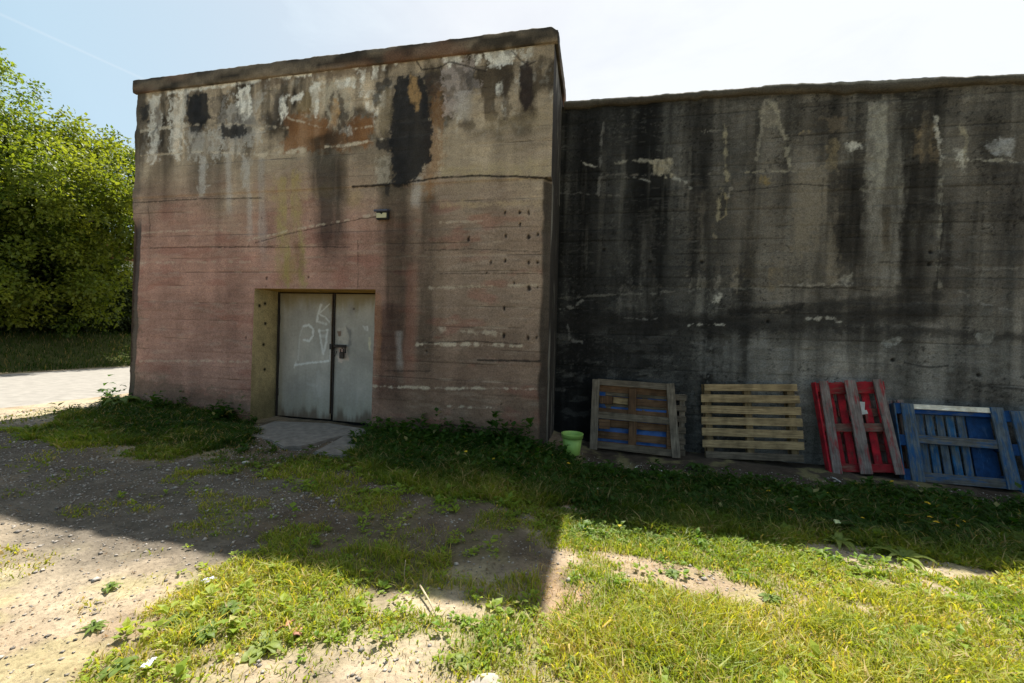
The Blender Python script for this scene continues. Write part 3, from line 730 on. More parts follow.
# coping: a weathered band round the roof edge
def coping(name, p0, p1, zl0, zt0, zl1, zt1, out, thick, col, mat, seed, rag=.014, nseg=400):
    s = np.linspace(0, 1, nseg); L = np.linalg.norm(np.array(p1)-np.array(p0))
    d = (np.array(p1)-np.array(p0))/L; nrm = np.array([d[1], -d[0]])
    zl = zl0+(zl1-zl0)*s + (fbm(s*L*2.2, s*0, seed, 5)-.5)*rag*.6; zt = zt0+(zt1-zt0)*s + (fbm(s*L*1.6, s*0+4, seed+1, 5)-.5)*rag*.4 + (fbm(s*L*14, s*0+4, seed+2, 3)-.5)*.014
    zt = zt - .05*ss(.09, 0, (1-s)*L if nseg > 200 else s*L)
    prof = [(-.02, 0.0, 0), (out*.8, 0.0, 0), (out, .06, 0), (out, .35, 0), (out*1.0, .65, 0), (out*.95, .92, 0), (out*.6, 1.0, 0), (-.15, 1.02, 0), (-thick, 1.02, 0)]
    P = np.zeros((nseg, len(prof), 3)); 
    for k, (o, f, _) in enumerate(prof):
        oo = o + (fbm(s*L*5, s*0+k*.9, seed+5, 4)-.5)*.022*(o > 0)
        P[:, k, 0] = p0[0]+d[0]*L*s+nrm[0]*oo; P[:, k, 1] = p0[1]+d[1]*L*s+nrm[1]*oo; P[:, k, 2] = zl+(zt-zl)*f
    U = np.repeat((s*L)[:, None], len(prof), 1); Vv = np.repeat(np.array([q[1] for q in prof])[None], nseg, 0)
    n = fbm(U*1.6, Vv*1.2, seed+8, 5); n2 = fbm(U*8, Vv*3, seed+9, 4)
    c = np.asarray(col)*(.30+1.3*n)[..., None]*(.55+.9*n2)[..., None]
    bl = ss(.45, .62, fbm(U*2.4, Vv*2.2, seed+14, 5))[..., None]; c = c*(1-.72*bl)
    rd = ss(.55, .7, fbm(U*1.1, Vv*.5, seed+12, 4))[..., None]
    c = c*(1-.5*rd) + lin(116, 84, 66)*.5*rd
    return grid_obj(name, P, np.clip(c*GAIN, 0, .9), mat, smooth=True)
B(coping('coping', (XL+.115, YB-.012), (XR+.0, YB-.012), 4.94, 5.145, 4.965, 5.165, .035, .5, lin(104, 92, 78), M_conc, 400))
B(coping('coping', (XR-.012, YB-.01), (XR-.012, YB+1.3), 4.975, 5.165, 4.90, 5.13, .012, .5, lin(84, 76, 66), M_conc, 420, nseg=80))
ml = MB(); ml.box(((XL+XR)/2+.05, YB+3.4, 5.03), (6.3, 6.2, .2)); B(ml.build('roof', M_rear))

# door recess
DY = YB+.47
def reveal(nm, pfun, nu, nv, colr, flip=False):
    U, V = np.meshgrid(np.linspace(0, 1, nu), np.linspace(0, 1, nv), indexing='ij')
    P = pfun(U, V); return grid_obj(nm, P, colr(P), M_conc, flip=flip)
def jcol(P):
    n = fbm(P[..., 1]*7, P[..., 2]*3, 91, 4); n2 = fbm(P[..., 1]*20, P[..., 2]*20, 92, 3)
    c = lin(164, 148, 110)*(.6+.8*n)[..., None]*(.8+.4*n2)[..., None]
    for hy, hz in ((.10, 1.68), (.2, 1.72), (.22, 1.42), (.2, 1.1), (.24, .72)):
        m = ss(.035, .015, np.hypot(P[..., 1]-YB-hy, P[..., 2]-hz))[..., None]
        c = c*(1-m) + lin(30, 26, 22)*m
    g = ss(.5, .1, P[..., 2])[..., None]
    return np.clip((c*(1-.5*g)+lin(70, 72, 46)*.5*g)*GAIN, 0, .9)
li = lambda z: xmap(t[i0], z); ri = lambda z: xmap(t[i1], z)
def fy(i, z): return np.interp(z, zs, Pf[i, :, 1])
B(reveal('door_jamb', lambda U, V: np.stack([li(ZB+(DZ1-ZB)*V), fy(i0, ZB+(DZ1-ZB)*V)*(1-U)+(DY+.03)*U, ZB+(DZ1-ZB)*V], -1), 40, 140, jcol, True))
B(reveal('door_jamb', lambda U, V: np.stack([ri(ZB+(DZ1-ZB)*V), fy(i1, ZB+(DZ1-ZB)*V)*(1-U)+(DY+.03)*U, ZB+(DZ1-ZB)*V], -1), 40, 140, jcol))
def lcol(P):
    n = fbm(P[..., 0]*6, P[..., 1]*6, 95, 4)
    return np.clip(lin(150, 118, 54)*(.6+.8*n)[..., None]*GAIN, 0, .9)
B(reveal('lintel', lambda U, V: np.stack([li(DZ1)*(1-U)+ri(DZ1)*U, np.interp(li(DZ1)*(1-U)+ri(DZ1)*U, Pf[:, j1, 0], Pf[:, j1, 1])*(1-V)+(DY+.03)*V, DZ1+0*U], -1), 120, 30, lcol, True))

# two metal door leaves with rusty edges, drawn-on scrawls, hasp and padlock
def D1(pts): return [on_y(px, py, DY)[[0, 2]] for px, py in pts]
GAPX = on_y(333.5, 350, DY)[0]
def leaf(x0, x1, zb, zt, seed, right):
    xs = np.linspace(x0, x1, int((x1-x0)/.008)); z2 = np.linspace(zb, zt, int((zt-zb)/.008))
    X, Z = np.meshgrid(xs, z2, indexing='ij')
    n = fbm(X*2.2, Z*2.2, seed, 5); st = fbm(X*16, Z*1.0, seed+3, 4); sp = fbm(X*40, Z*40, seed+5, 3)
    c = lin(160, 154, 145)*(.52+.76*n)[..., None]*(.86+.28*st)[..., None]*(.93+.14*sp)[..., None]
    p = Paint(X, Z, c, D1, seed+20); p.crisp = True
    top = ss(1.60, 1.88, Z + p.n3*.3)
    p.put(top*.75, lin(118, 104, 62)); p.put(ss(1.86, 1.93, Z+p.n1*.05)*.6, lin(92, 70, 30))
    low = ss(.45, .10, Z + p.n3*.3); p.put(low*.55, lin(140, 132, 112))
    rb = ss(.16, -.02, Z + p.n3*.35 + p.n1*.1); p.put(rb*.75, lin(84, 62, 44))
    if not right:
        side = ss(.10, .02, X-x0 + p.n3*.08); p.put(side*.6, lin(134, 124, 104))
        wp = lin(214, 214, 212)
        for pts, wd, a in [([(321, 305), (318, 314), (317, 322)], .015, .8), ([(329, 304), (322, 311), (319, 314), (325, 317), (329, 322)], .010, .7), ([(319, 322), (326, 324)], .016, .55),
                           ([(304, 326), (309, 325), (313, 329), (313, 336), (309, 341), (304, 340)], .015, .85), ([(303, 326), (300, 334), (299, 345), (298, 360)], .012, .35),
                           ([(319, 330), (321, 343), (323, 354), (326, 342), (327, 330)], .014, .7), ([(319, 331), (328, 330)], .012, .45), ([(320, 336), (326, 336)], .02, .35),
                           ([(295, 365), (305, 363.5), (318, 362), (328, 361)], .014, .85), ([(296, 361), (294, 368)], .01, .5), ([(318, 372), (319, 395)], .03, .15), ([(308, 384), (316, 386)], .02, .15)]:
            p.line(pts, wp, wd*1.1, a*.78, .022, .34)
        p.streak([(333, 295), (333, 350), (330, 420)], .03, lin(120, 96, 66), .8, mode='put', fade=(.02, .02))
        p.poly([(329, 345), (334, 344), (334, 362), (329, 362)], lin(196, 190, 184), .6, .01, .03)
    else:
        p.poly([(337, 328), (346, 327), (350, 338), (347, 345), (338, 344)], lin(176, 166, 152), .55, .02, .05)
        p.poly([(337, 347), (347, 347), (349, 360), (338, 362)], lin(196, 178, 166), .75, .015, .05)
        p.poly([(339, 349), (345, 350), (344, 356), (340, 355)], lin(150, 84, 70), .5, .01, .03)
        p.poly([(337, 331), (341, 331), (341, 336), (338, 336)], lin(90, 56, 34), .8, .01, .03)
        p.poly([(346, 326), (351, 330), (352, 345), (348, 346), (349, 336)], lin(86, 84, 84), .6, .015, .04)
        p.poly([(363, 326), (368, 326), (368, 331), (364, 331)], lin(206, 206, 204), .7, .01, .04)
        p.poly([(368, 337), (371, 337), (371, 351), (368, 351)], lin(196, 188, 160), .7, .01, .03)
        p.poly([(353, 308), (355, 308), (355, 310), (353, 310)], lin(60, 50, 44), .8, .006, .02)
        side = ss(.10, .0, x1-X + p.n3*.1); p.put(side*.7, lin(140, 128, 86))
    dent = (fbm(X*1.3, Z*1.0, seed+40, 3)-.5)*.020 + (fbm(X*5, Z*5, seed+41, 3)-.5)*.004
    Y = DY + .002*np.sin(X*9) + dent
    return grid_obj('door_leaf', np.stack([X, Y, Z], -1), np.clip(p.c*1.25, 0, .85), M_door)
zb = -.02
lf = B(leaf(-4.90, GAPX-.022, zb, 1.905, 500, False))
rf = B(leaf(GAPX+.016, -2.992, zb-.01, 1.905, 540, True))
mb = MB(); mb.box((-3.96, DY+.06, .95), (1.99, .02, 2.1)); B(mb.build('door_backing', plain_mat('black_gap', (.012, .011, .010), .95)))
mb = MB(); mb.box((GAPX-.020, DY-.014, .99), (.012, .03, 1.83), bev=.002); mb.box((GAPX-.018, DY-.012, 1.62), (.022, .034, .12), bev=.003)
B(mb.build('meeting_stile', plain_mat('rusty_stile', (.09, .06, .04), .85, var=.6, scale=40)))
mb = MB(); mb.box((GAPX+.010, DY-.010, .99), (.016, .02, 1.85)); B(mb.build('door_gap_shade', M_rust))  # dark bar between the leaves, standing in for the shade in the gap
for a in (.35, .9, 1.5):
    mb = MB(); mb.box((-4.90, DY-.02, a), (.025, .03, .12), bev=.004); B(mb.build('hinge', M_rust))
mb = MB(); mb.box((-4.912, DY-.006, .95), (.026, .03, 1.95)); B(mb.build('door_gap_shade', M_rust))  # dark bar added on the hinge side to paint that gap black
hz = on_y(338, 346, DY)
mb = MB(); mb.box((hz[0]+.05, DY-.035, hz[2]), (.23, .012, .045), bev=.004); mb.box((hz[0]-.085, DY-.03, hz[2]-.012), (.05, .06, .085), bev=.006)
mb.tube([(hz[0]+.10, DY-.045, hz[2]+.0), (hz[0]+.155, DY-.05, hz[2]-.02), (hz[0]+.16, DY-.05, hz[2]-.10)], .013, 8)
B(mb.build('hasp', M_rust))
mb = MB(); mb.box((hz[0]+.105, DY-.05, hz[2]-.135), (.075, .04, .10), bev=.010)
mb.tube([(hz[0]+.08, DY-.05, hz[2]-.09), (hz[0]+.08, DY-.05, hz[2]-.045), (hz[0]+.105, DY-.05, hz[2]-.025), (hz[0]+.13, DY-.05, hz[2]-.045), (hz[0]+.13, DY-.05, hz[2]-.09)], .008, 8)
B(mb.build('padlock', plain_mat('padlock_metal', (.05, .04, .035), .5, .6, var=.5)))
mb = MB(); mb.tube([(hz[0]-.03, DY-.03, hz[2]-.02), (hz[0]-.035, DY-.05, hz[2]-.10), (hz[0]-.02, DY-.04, hz[2]-.16), (hz[0]-.0, DY-.03, hz[2]-.08)], .008, 8)
B(mb.build('chain_loop', M_rust))

# wall lamp
s0 = on_y(384, 216, YB)
lamp = empty('wall_lamp', (s0[0], YB-.02, s0[2])); tag(lamp, 'small hooded lamp with a cream lens fixed high on the bunker face', 'lamp')
mb = MB(); mb.box((0, -.01, 0), (.175, .05, .115), bev=.008); mb.build('housing', plain_mat('lamp_black', (.018, .018, .02), .5), lamp)
mb = MB(); mb.box((0, -.04, .055), (.20, .085, .03), Matrix.Rotation(math.radians(14), 3, 'X'), bev=.008); mb.build('hood', plain_mat('lamp_hood', (.05, .055, .09), .35, var=.1), lamp)
mb = MB()
vs = [(-.072, -.04, .022), (-.02, -.04, .022), (.0, -.04, .0), (.022, -.04, .022), (.072, -.04, .022), (.072, -.04, -.042), (-.072, -.04, -.042)]
f0 = mb.b.faces.new([mb.b.verts.new(v) for v in vs]); e = bmesh.ops.extrude_face_region(mb.b, geom=[f0])
for v in e['geom']:
    if isinstance(v, bmesh.types.BMVert): v.co.y -= .012
mb.build('lens', plain_mat('lamp_lens', (.55, .50, .30), .3, var=.05), lamp)

# ------------------------------------------------------------------ slabs before the door
def slab(pts, z, th, label):
    P = [on_z(px, py, z)[:2] for px, py in pts]
    cx, cy = np.mean(P, 0)
    mb = MB(); top = [mb.b.verts.new((q[0]-cx, q[1]-cy, 0)) for q in P]
    f = mb.b.faces.new(top); e = bmesh.ops.extrude_face_region(mb.b, geom=[f])
    for v in e['geom']:
        if isinstance(v, bmesh.types.BMVert): v.co.z -= th
    bmesh.ops.bevel(mb.b, geom=[q for q in mb.b.edges if abs(q.verts[0].co.z) < 1e-5 and abs(q.verts[1].co.z) < 1e-5], offset=.012, segments=2, affect='EDGES')
    o = mb.build('concrete_slab', M_slab); o.location = (cx, cy, z); tag(o, label, 'slab', 'concrete slabs at the bunker door'); return o
slab([(275, 421), (330, 423), (374, 430), (364, 433), (341, 436), (318, 442), (302, 446), (283, 447), (270, 440), (241, 435), (256, 427)], .035, .14, 'broad chipped concrete slab lying under the left door leaf')
slab([(345, 435), (372, 432), (366, 441), (350, 456), (332, 455), (314, 451)], .03, .14, 'narrow tilted concrete slab running out from the right door leaf')

# ------------------------------------------------------------------ long dark wall
wall = empty('concrete_wall', (5, YW, 0)); tag(wall, 'long sooty dark grey concrete wall with pale streaks rising behind the pallets', 'wall')
def Wl(o): o.parent = wall; o.matrix_parent_inverse = Matrix.Translation((-5, -YW, 0)); return o
TOP = np.array([on_y(*q, YW)[[0, 2]] for q in ((563, 103), (640, 97.5), (720, 91), (780, 87), (850, 83), (930, 79), (1024, 76))])
TOP = np.vstack([TOP, [TOP[-1][0]+6, TOP[-1][1]-.3]])
def ztop(x): return np.interp(x, TOP[:, 0], TOP[:, 1])
xs2 = np.concatenate([np.arange(-.66, 8.2, .0135), np.linspace(8.3, 12, 24)]); v = np.linspace(0, 1, 410)
X2, V2 = np.meshgrid(xs2, v, indexing='ij'); Z2 = -.6 + (ztop(X2)-.06+.6)*V2
def dark_colour(X, Z):
    n = fbm(X*1.0, Z*.8, 601, 5); st = fbm(X*4.5, Z*.28, 611, 5); fine = fbm(X*5, Z*28, 621, 4); sp = fbm(X*28, Z*28, 631, 3)
    L0 = lin(50, 49, 47); L1 = lin(104, 97, 88); L2 = lin(122, 118, 111)
    r = ss(.9, 2.6, X + (n-.5)*1.4)[..., None]
    c = L0*(1-r) + L1*r*.8 + L0*.2*r
    lowr = (ss(1.9, 1.2, Z + (n-.5)*.5))[..., None]
    c = c*(1-.6*lowr*r) + L2*.6*lowr*r
    c = c*(.5 + 1.0*n)[..., None]*(.38+1.24*ss(.28, .72, st))[..., None]*(.8+.4*fine)[..., None]*(.82+.36*sp)[..., None]
    blotch = ss(.56, .66, fbm(X*4, Z*9, 641, 5))[..., None]*ss(2.6, 1.4, Z)[..., None]
    c = c*(1-.28*blotch) + lin(120, 117, 112)*.28*blotch
    drip = ss(.58, .70, fbm(X*11, Z*.55, 651, 5))[..., None]*ss(.4, .6, fbm(X*1.5, Z*1.1, 652, 3))[..., None]*ss(1.6, 2.6, Z)[..., None]
    c = c*(1-.28*drip) + lin(124, 119, 110)*.28*drip
    soot = ss(.55, .68, fbm(X*7, Z*.7, 656, 5))[..., None]; c = c*(1-.35*soot)
    fl = ss(.64, .74, fbm(X*9, Z*46, 661, 4))[..., None]*ss(.48, .62, fbm(X*2.2, Z*3, 662, 3))[..., None]
    c = c*(1-.16*fl) + lin(140, 136, 128)*.16*fl
    sc = ss(.66, .72, fbm(X*38, Z*34, 671, 3))[..., None]*ss(.5, .64, fbm(X*2.5, Z*2.0, 672, 4))[..., None]
    c = c*(1-.16*sc) + lin(140, 136, 128)*.16*sc
    pit = ss(.66, .72, fbm(X*34, Z*38, 681, 3))[..., None]*ss(.45, .6, fbm(X*3, Z*2.4, 682, 3))[..., None]
    return c*(1-.6*pit)
tone2, dz2, op2 = boards(Z2, X2, 37, .12, .24)
c2 = dark_colour(X2, Z2)*(.82+.36*tone2)[..., None]
j2 = ss(.012, .003, dz2)*np.clip(op2, 0, 1); c2 = c2*(1-.5*j2)[..., None]
q = Paint(X2, Z2, c2, W2, 700); q.pale = .95
tan2 = lin(124, 114, 100); gry = lin(122, 116, 106); wh = lin(196, 190, 178)
for pts, a, col, sf, rg in [
    ([(690, 190), (800, 178), (836, 190), (836, 288), (740, 290), (700, 270)], .45, lin(104, 96, 86), .18, .4), ([(795, 170), (838, 165), (838, 285), (792, 286)], .65, tan2, .03, .14), ([(864, 100), (902, 98), (902, 285), (866, 288)], .62, lin(132, 126, 117), .03, .10),
    ([(872, 104), (892, 110), (900, 190), (868, 190), (868, 140)], .45, lin(150, 145, 132), .05, .25), ([(905, 158), (914, 128), (926, 112), (934, 130), (940, 158)], .55, lin(116, 100, 78), .04, .2), ([(916, 136), (926, 126), (932, 150), (920, 152)], .4, lin(150, 130, 100), .03, .14),
    ([(612, 176), (634, 176), (632, 270), (614, 275)], .30, lin(92, 90, 86), .08, .25), ([(660, 92), (678, 90), (676, 150), (664, 160)], .45, lin(92, 90, 86), .06, .2), ([(640, 210), (656, 205), (650, 280), (640, 285)], .35, lin(108, 104, 98), .05, .2),
    ([(753, 108), (790, 100), (792, 180), (750, 185)], .3, lin(104, 97, 88), .1, .3), ([(740, 265), (800, 255), (800, 285), (735, 288)], .4, lin(124, 110, 88), .06, .4), ([(690, 278), (745, 276), (745, 288), (690, 288)], .4, lin(130, 124, 114), .04, .4),
    ([(690, 345), (800, 335), (800, 376), (700, 380)], .35, lin(118, 116, 112), .08, .5), ([(905, 345), (1024, 340), (1024, 372), (905, 376)], .40, lin(112, 110, 104), .1, .45), ([(620, 290), (655, 288), (655, 318), (622, 322)], .35, lin(110, 106, 100), .06, .4), ([(688, 292), (722, 290), (715, 318), (690, 318)], .35, lin(124, 120, 112), .06, .4), ([(960, 240), (1024, 236), (1024, 330), (960, 330)], .25, lin(112, 110, 104), .1, .4), ([(900, 215), (944, 212), (944, 275), (900, 275)], .25, lin(116, 112, 104), .08, .3)]:
    q.poly(pts, col, a, sf, rg, drip=.12, vert=True)
for pts, wd, f, a in [
    ([(850, 160), (850, 220), (848, 285)], .34, (.42, .41, .40), .95), ([(910, 160), (912, 230), (914, 320)], .30, (.45, .44, .43), .9), ([(950, 180), (952, 250), (952, 330)], .42, (.55, .55, .56), .8), ([(1012, 160), (1012, 230), (1012, 330)], .35, (.5, .5, .52), .8),
    ([(700, 100), (700, 150), (700, 220)], .30, (.5, .5, .5), .8), ([(640, 110), (640, 200), (640, 260)], .35, (.6, .6, .6), .7), ([(590, 110), (590, 260), (590, 400)], .55, (.55, .55, .56), .9), ([(660, 180), (662, 260), (664, 380)], .5, (.62, .62, .62), .8),
    ([(885, 205), (886, 235), (886, 270)], .12, (.55, .5, .42), .7), ([(985, 100), (985, 120), (985, 180)], .45, (.6, .6, .6), .8), ([(820, 100), (820, 120), (822, 165)], .6, (.55, .54, .53), .9), ([(945, 90), (945, 105), (945, 130)], .4, (.5, .5, .5), .7), ([(720, 190), (720, 230), (720, 275)], .35, (.6, .6, .6), .7), ([(936, 280), (936, 300), (936, 325)], .06, (.4, .4, .4), .8)]:
    q.streak(pts, wd, f, a)
for pts, wd, a in [([(560, 324), (640, 323), (720, 325), (830, 320), (930, 312)], .13, .75), ([(730, 312), (765, 310), (800, 307)], .04, .8), ([(790, 312), (850, 302), (940, 295)], .06, .6), ([(840, 330), (930, 332), (1024, 338)], .05, .6), ([(560, 352), (620, 350), (680, 345)], .12, .5), ([(780, 335), (860, 340), (900, 345)], .14, .5)]:
    q.line(pts, lin(34, 32, 30), wd, a, .06, .2, wob=.08)
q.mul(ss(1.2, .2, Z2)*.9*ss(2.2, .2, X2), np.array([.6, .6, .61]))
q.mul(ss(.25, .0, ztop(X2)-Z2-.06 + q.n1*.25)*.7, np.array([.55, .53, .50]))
for pts, wd, a, col in [
    ([(724, 122), (726, 140), (725, 155), (727, 180), (722, 190), (719, 205), (718, 220)], .024, .85, lin(150, 140, 116)), ([(722, 192), (727, 198), (726, 214), (720, 220)], .014, .8, lin(150, 136, 106)), ([(715, 228), (713, 234), (716, 236)], .015, .7, lin(130, 120, 100)), ([(728, 185), (731, 190), (728, 196)], .02, .7, lin(140, 130, 116)),
    ([(770, 98), (778, 115), (785, 140), (790, 170)], .028, .75, lin(156, 148, 130)), ([(765, 100), (762, 120), (757, 160)], .02, .6, lin(150, 142, 128)), ([(603, 122), (601, 150), (599, 195)], .018, .55, lin(140, 136, 130)), ([(580, 161), (590, 166), (597, 169)], .016, .8, wh), ([(615, 164), (630, 160), (650, 161), (672, 160)], .016, .7, lin(160, 154, 140)),
    ([(675, 177), (685, 182), (691, 189)], .018, .8, lin(164, 160, 150)), ([(625, 177), (645, 179), (650, 181)], .012, .7, lin(150, 146, 138)), ([(940, 158), (941, 200), (940, 240), (939, 285)], .022, .65, lin(142, 136, 124)), ([(935, 118), (938, 140), (941, 158)], .028, .75, wh), ([(950, 160), (975, 160), (1000, 160), (1024, 162)], .016, .75, lin(160, 154, 140)), ([(960, 128), (966, 140), (964, 160)], .03, .7, lin(160, 150, 126)), ([(700, 131), (725, 131), (746, 132)], .008, .6, lin(130, 124, 114)), ([(745, 172), (765, 171), (795, 171)], .012, .7, lin(150, 140, 120)), ([(607, 175), (660, 175), (724, 173)], .008, .55, lin(120, 114, 106)), ([(560, 193), (600, 194), (625, 196)], .007, .5, lin(120, 116, 110)), ([(560, 297), (640, 294), (720, 288), (800, 286)], .012, .6, lin(120, 116, 108)), ([(780, 286), (820, 285), (850, 285)], .012, .7, lin(150, 142, 130)), ([(690, 325), (725, 324)], .014, .6, wh), ([(560, 308), (575, 306), (582, 300)], .014, .6, lin(150, 146, 138)), ([(567, 320), (570, 340), (582, 342)], .012, .6, lin(140, 136, 130)), ([(625, 318), (640, 319), (656, 318)], .012, .6, lin(146, 142, 136)), ([(808, 319), (825, 318), (840, 321)], .016, .6, wh), ([(960, 290), (985, 305), (1020, 312)], .010, .5, lin(134, 130, 124)), ([(955, 268), (980, 269), (1024, 268)], .008, .5, lin(130, 126, 120))]:
    q.line(pts, col, wd*.75, a, .035, .40, wob=.07)
for pts, a, col in [([(652, 162), (672, 158), (673, 176), (656, 174)], .8, lin(160, 150, 130)), ([(757, 110), (776, 104), (780, 125), (764, 128)], .5, lin(150, 140, 122)), ([(843, 142), (862, 142), (862, 148), (850, 154)], .8, wh), ([(985, 146), (1000, 138), (1016, 137), (1014, 156), (990, 156)], .75, lin(160, 158, 156)), ([(956, 150), (966, 150), (964, 172), (957, 168)], .7, wh), ([(822, 118), (845, 116), (846, 132), (830, 132)], .40, lin(120, 106, 88)), ([(762, 176), (768, 174), (768, 184), (763, 184)], .6, lin(140, 118, 70)), ([(828, 140), (840, 142), (838, 170), (828, 170)], .5, lin(140, 124, 96)), ([(800, 132), (812, 130), (812, 135), (800, 135)], .6, lin(150, 132, 100)), ([(880, 343), (900, 337), (898, 344), (884, 346)], .7, lin(150, 150, 146)), ([(975, 334), (995, 332), (990, 342), (978, 342)], .6, lin(150, 148, 140)), ([(842, 277), (852, 275), (850, 284), (843, 284)], .6, lin(160, 154, 142)), ([(712, 297), (720, 296), (719, 303), (713, 302)], .7, wh), ([(668, 168), (676, 164), (676, 170), (668, 174)], .6, wh)]:
    q.poly(pts, col, a, .02, .10, drip=.04)
for pts, wd, a in [([(941, 200), (944, 225), (939, 262), (936, 290)], .008, .7), ([(880, 262), (905, 262), (945, 262)], .008, .6), ([(905, 363), (930, 368), (948, 366)], .012, .7), ([(975, 385), (1000, 388), (1024, 390)], .014, .6), ([(780, 287), (840, 288), (870, 290)], .008, .7), ([(730, 192), (765, 188), (800, 184), (830, 186)], .007, .7)]:
    q.line(pts, lin(24, 22, 20), wd, a, .012, .25, wob=.03)
hole2 = np.zeros(X2.shape)
for hx, hy in ((931, 252), (930, 264), (979, 375), (893, 360), (650, 262), (768, 322), (604, 250), (702, 262)):
    w_ = W2([(hx, hy)])[0]; hole2 = np.maximum(hole2, ss(.035, .015, np.hypot(X2-w_[0], Z2-w_[1]) + q.n2*.02))
q.put(hole2*.9, lin(18, 17, 16))
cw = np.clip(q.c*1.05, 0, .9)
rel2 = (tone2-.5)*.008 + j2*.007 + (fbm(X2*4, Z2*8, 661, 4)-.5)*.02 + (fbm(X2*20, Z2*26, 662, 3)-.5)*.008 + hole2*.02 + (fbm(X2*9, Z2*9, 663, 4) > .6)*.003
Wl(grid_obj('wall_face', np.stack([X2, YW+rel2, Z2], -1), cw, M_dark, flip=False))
# roof slab edge following the uneven top
def wall_coping():
    s = np.concatenate([np.linspace(-.6, 6.2, 520), np.linspace(6.3, 12, 30)])
    zt = ztop(s) + (fbm(s*2.5, s*0, 801, 5)-.5)*.010 + (fbm(s*16, s*0, 802, 3)-.5)*.016
    lift = .02*ss(2.05, 2.12, s)*ss(2.75, 2.5, s)
    zt = zt + lift
    zl = zt - .10 - lift*.9 - (fbm(s*3.5, s*0+2, 803, 5)-.5)*.05 - .05*ss(2.75, 3.1, s)*ss(4.4, 3.6, s)
    prof = [(-.03, 0), (.03, .0), (.055, .15), (.06, .6), (.05, .93), (.02, 1.0), (-.3, 1.04), (-6.0, 1.1)]
    P = np.zeros((len(s), len(prof), 3))
    for k, (o, f) in enumerate(prof):
        oo = o + (fbm(s*6, s*0+k, 805, 4)-.5)*.03*(abs(o) < .1)
        P[:, k] = np.stack([s, YW-oo, zl+(zt-zl)*f], -1)
    U = np.repeat(s[:, None], len(prof), 1); Vv = np.repeat(np.array([f for _, f in prof])[None], len(s), 0)
    c = lin(70, 64, 56)*(.4+1.2*fbm(U*2, Vv*1.5, 807, 5))[..., None]
    up = ss(.85, 1.0, Vv)[..., None]; c = c*(1-up) + lin(160, 150, 134)*up  # pale rim puts sunlight into the colour along the top edge
    return grid_obj('coping', P, np.clip(c*GAIN, 0, .9), M_dark)
Wl(wall_coping())
mb = MB(); quad(mb, [(-.6, YW+6, -.6), (12, YW+6, -.6), (12, YW+6, 4.5), (-.6, YW+6, 4.7)]); quad(mb, [(12, YW, -.6), (12, YW+6, -.6), (12, YW+6, 4.5), (12, YW, 4.5)])
Wl(mb.build('rear_wall', M_rear))

# ------------------------------------------------------------------ pallets
G = 1.85
W_grey_z = wood_mat('grey_board_upright', tuple(lin(62, 54, 46)*G), tuple(lin(124, 112, 96)*G), 2)
W_grey_x = wood_mat('grey_board_level', tuple(lin(52, 45, 38)*G), tuple(lin(108, 96, 80)*G), 0)
W_brown_x = wood_mat('brown_board_level', tuple(lin(58, 42, 30)*G), tuple(lin(108, 80, 56)*G), 0)
W_orange_z = wood_mat('orange_block', tuple(lin(58, 42, 30)*G*.8), tuple(lin(104, 76, 52)*G*.8), 2)
W_pale_x = wood_mat('pale_board_level', tuple(lin(90, 73, 51)*G), tuple(lin(150, 128, 94)*G), 0)
W_pale_z = wood_mat('pale_stringer', tuple(lin(66, 54, 38)*G), tuple(lin(110, 92, 64)*G), 2)
W_red_z = wood_mat('red_board_upright', tuple(lin(70, 40, 36)*G), tuple(lin(110, 70, 62)*G), 2, tuple(lin(150, 26, 36)*G), .58, tuple(lin(92, 22, 28)*G))
W_red_x = wood_mat('red_board_level', tuple(lin(70, 44, 38)*G), tuple(lin(120, 84, 70)*G), 0, tuple(lin(120, 24, 30)*G), .55, tuple(lin(84, 20, 22)*G))
W_redgrey_z = wood_mat('grey_board_red_traces', tuple(lin(66, 58, 54)*G), tuple(lin(122, 110, 104)*G), 2, tuple(lin(116, 48, 48)*G), .42)
W_redgrey_x = wood_mat('dull_red_block', tuple(lin(60, 44, 38)*G), tuple(lin(116, 90, 78)*G), 0, tuple(lin(110, 48, 44)*G), .45)
W_blue_z = wood_mat('blue_board_upright', tuple(lin(44, 50, 54)*G), tuple(lin(92, 98, 100)*G), 2, tuple(lin(36, 80, 114)*G*.8), .50, tuple(lin(24, 56, 86)*G*.8))
W_bluegrey_z = wood_mat('grey_board_blue_traces', tuple(lin(44, 50, 56)*G), tuple(lin(88, 94, 98)*G), 2, tuple(lin(34, 70, 100)*G*.8), .47, tuple(lin(24, 54, 88)*G))
W_bluegrey_x = wood_mat('grey_rail_blue_traces', tuple(lin(50, 49, 47)*G), tuple(lin(92, 90, 86)*G), 0, tuple(lin(34, 66, 98)*G), .44)
W_bright_z = wood_mat('bright_blue_board', tuple(lin(30, 52, 84)*G), tuple(lin(56, 84, 116)*G), 2, tuple(lin(18, 54, 96)*G*.75), .60, tuple(lin(14, 38, 68)*G*.75))
W_white_x = wood_mat('whitewashed_rail', tuple(lin(120, 112, 100)*G), tuple(lin(186, 178, 164)*G), 0, tuple(lin(196, 188, 174)*G), .5, tuple(lin(150, 140, 120)*G))
W_blue_x = wood_mat('blue_rail', tuple(lin(36, 42, 48)*G), tuple(lin(80, 86, 90)*G), 0, tuple(lin(16, 50, 96)*G), .55)
M_tarp = plain_mat('blue_tarpaulin', tuple(lin(22, 64, 118)*G), .4, var=.3, scale=9)

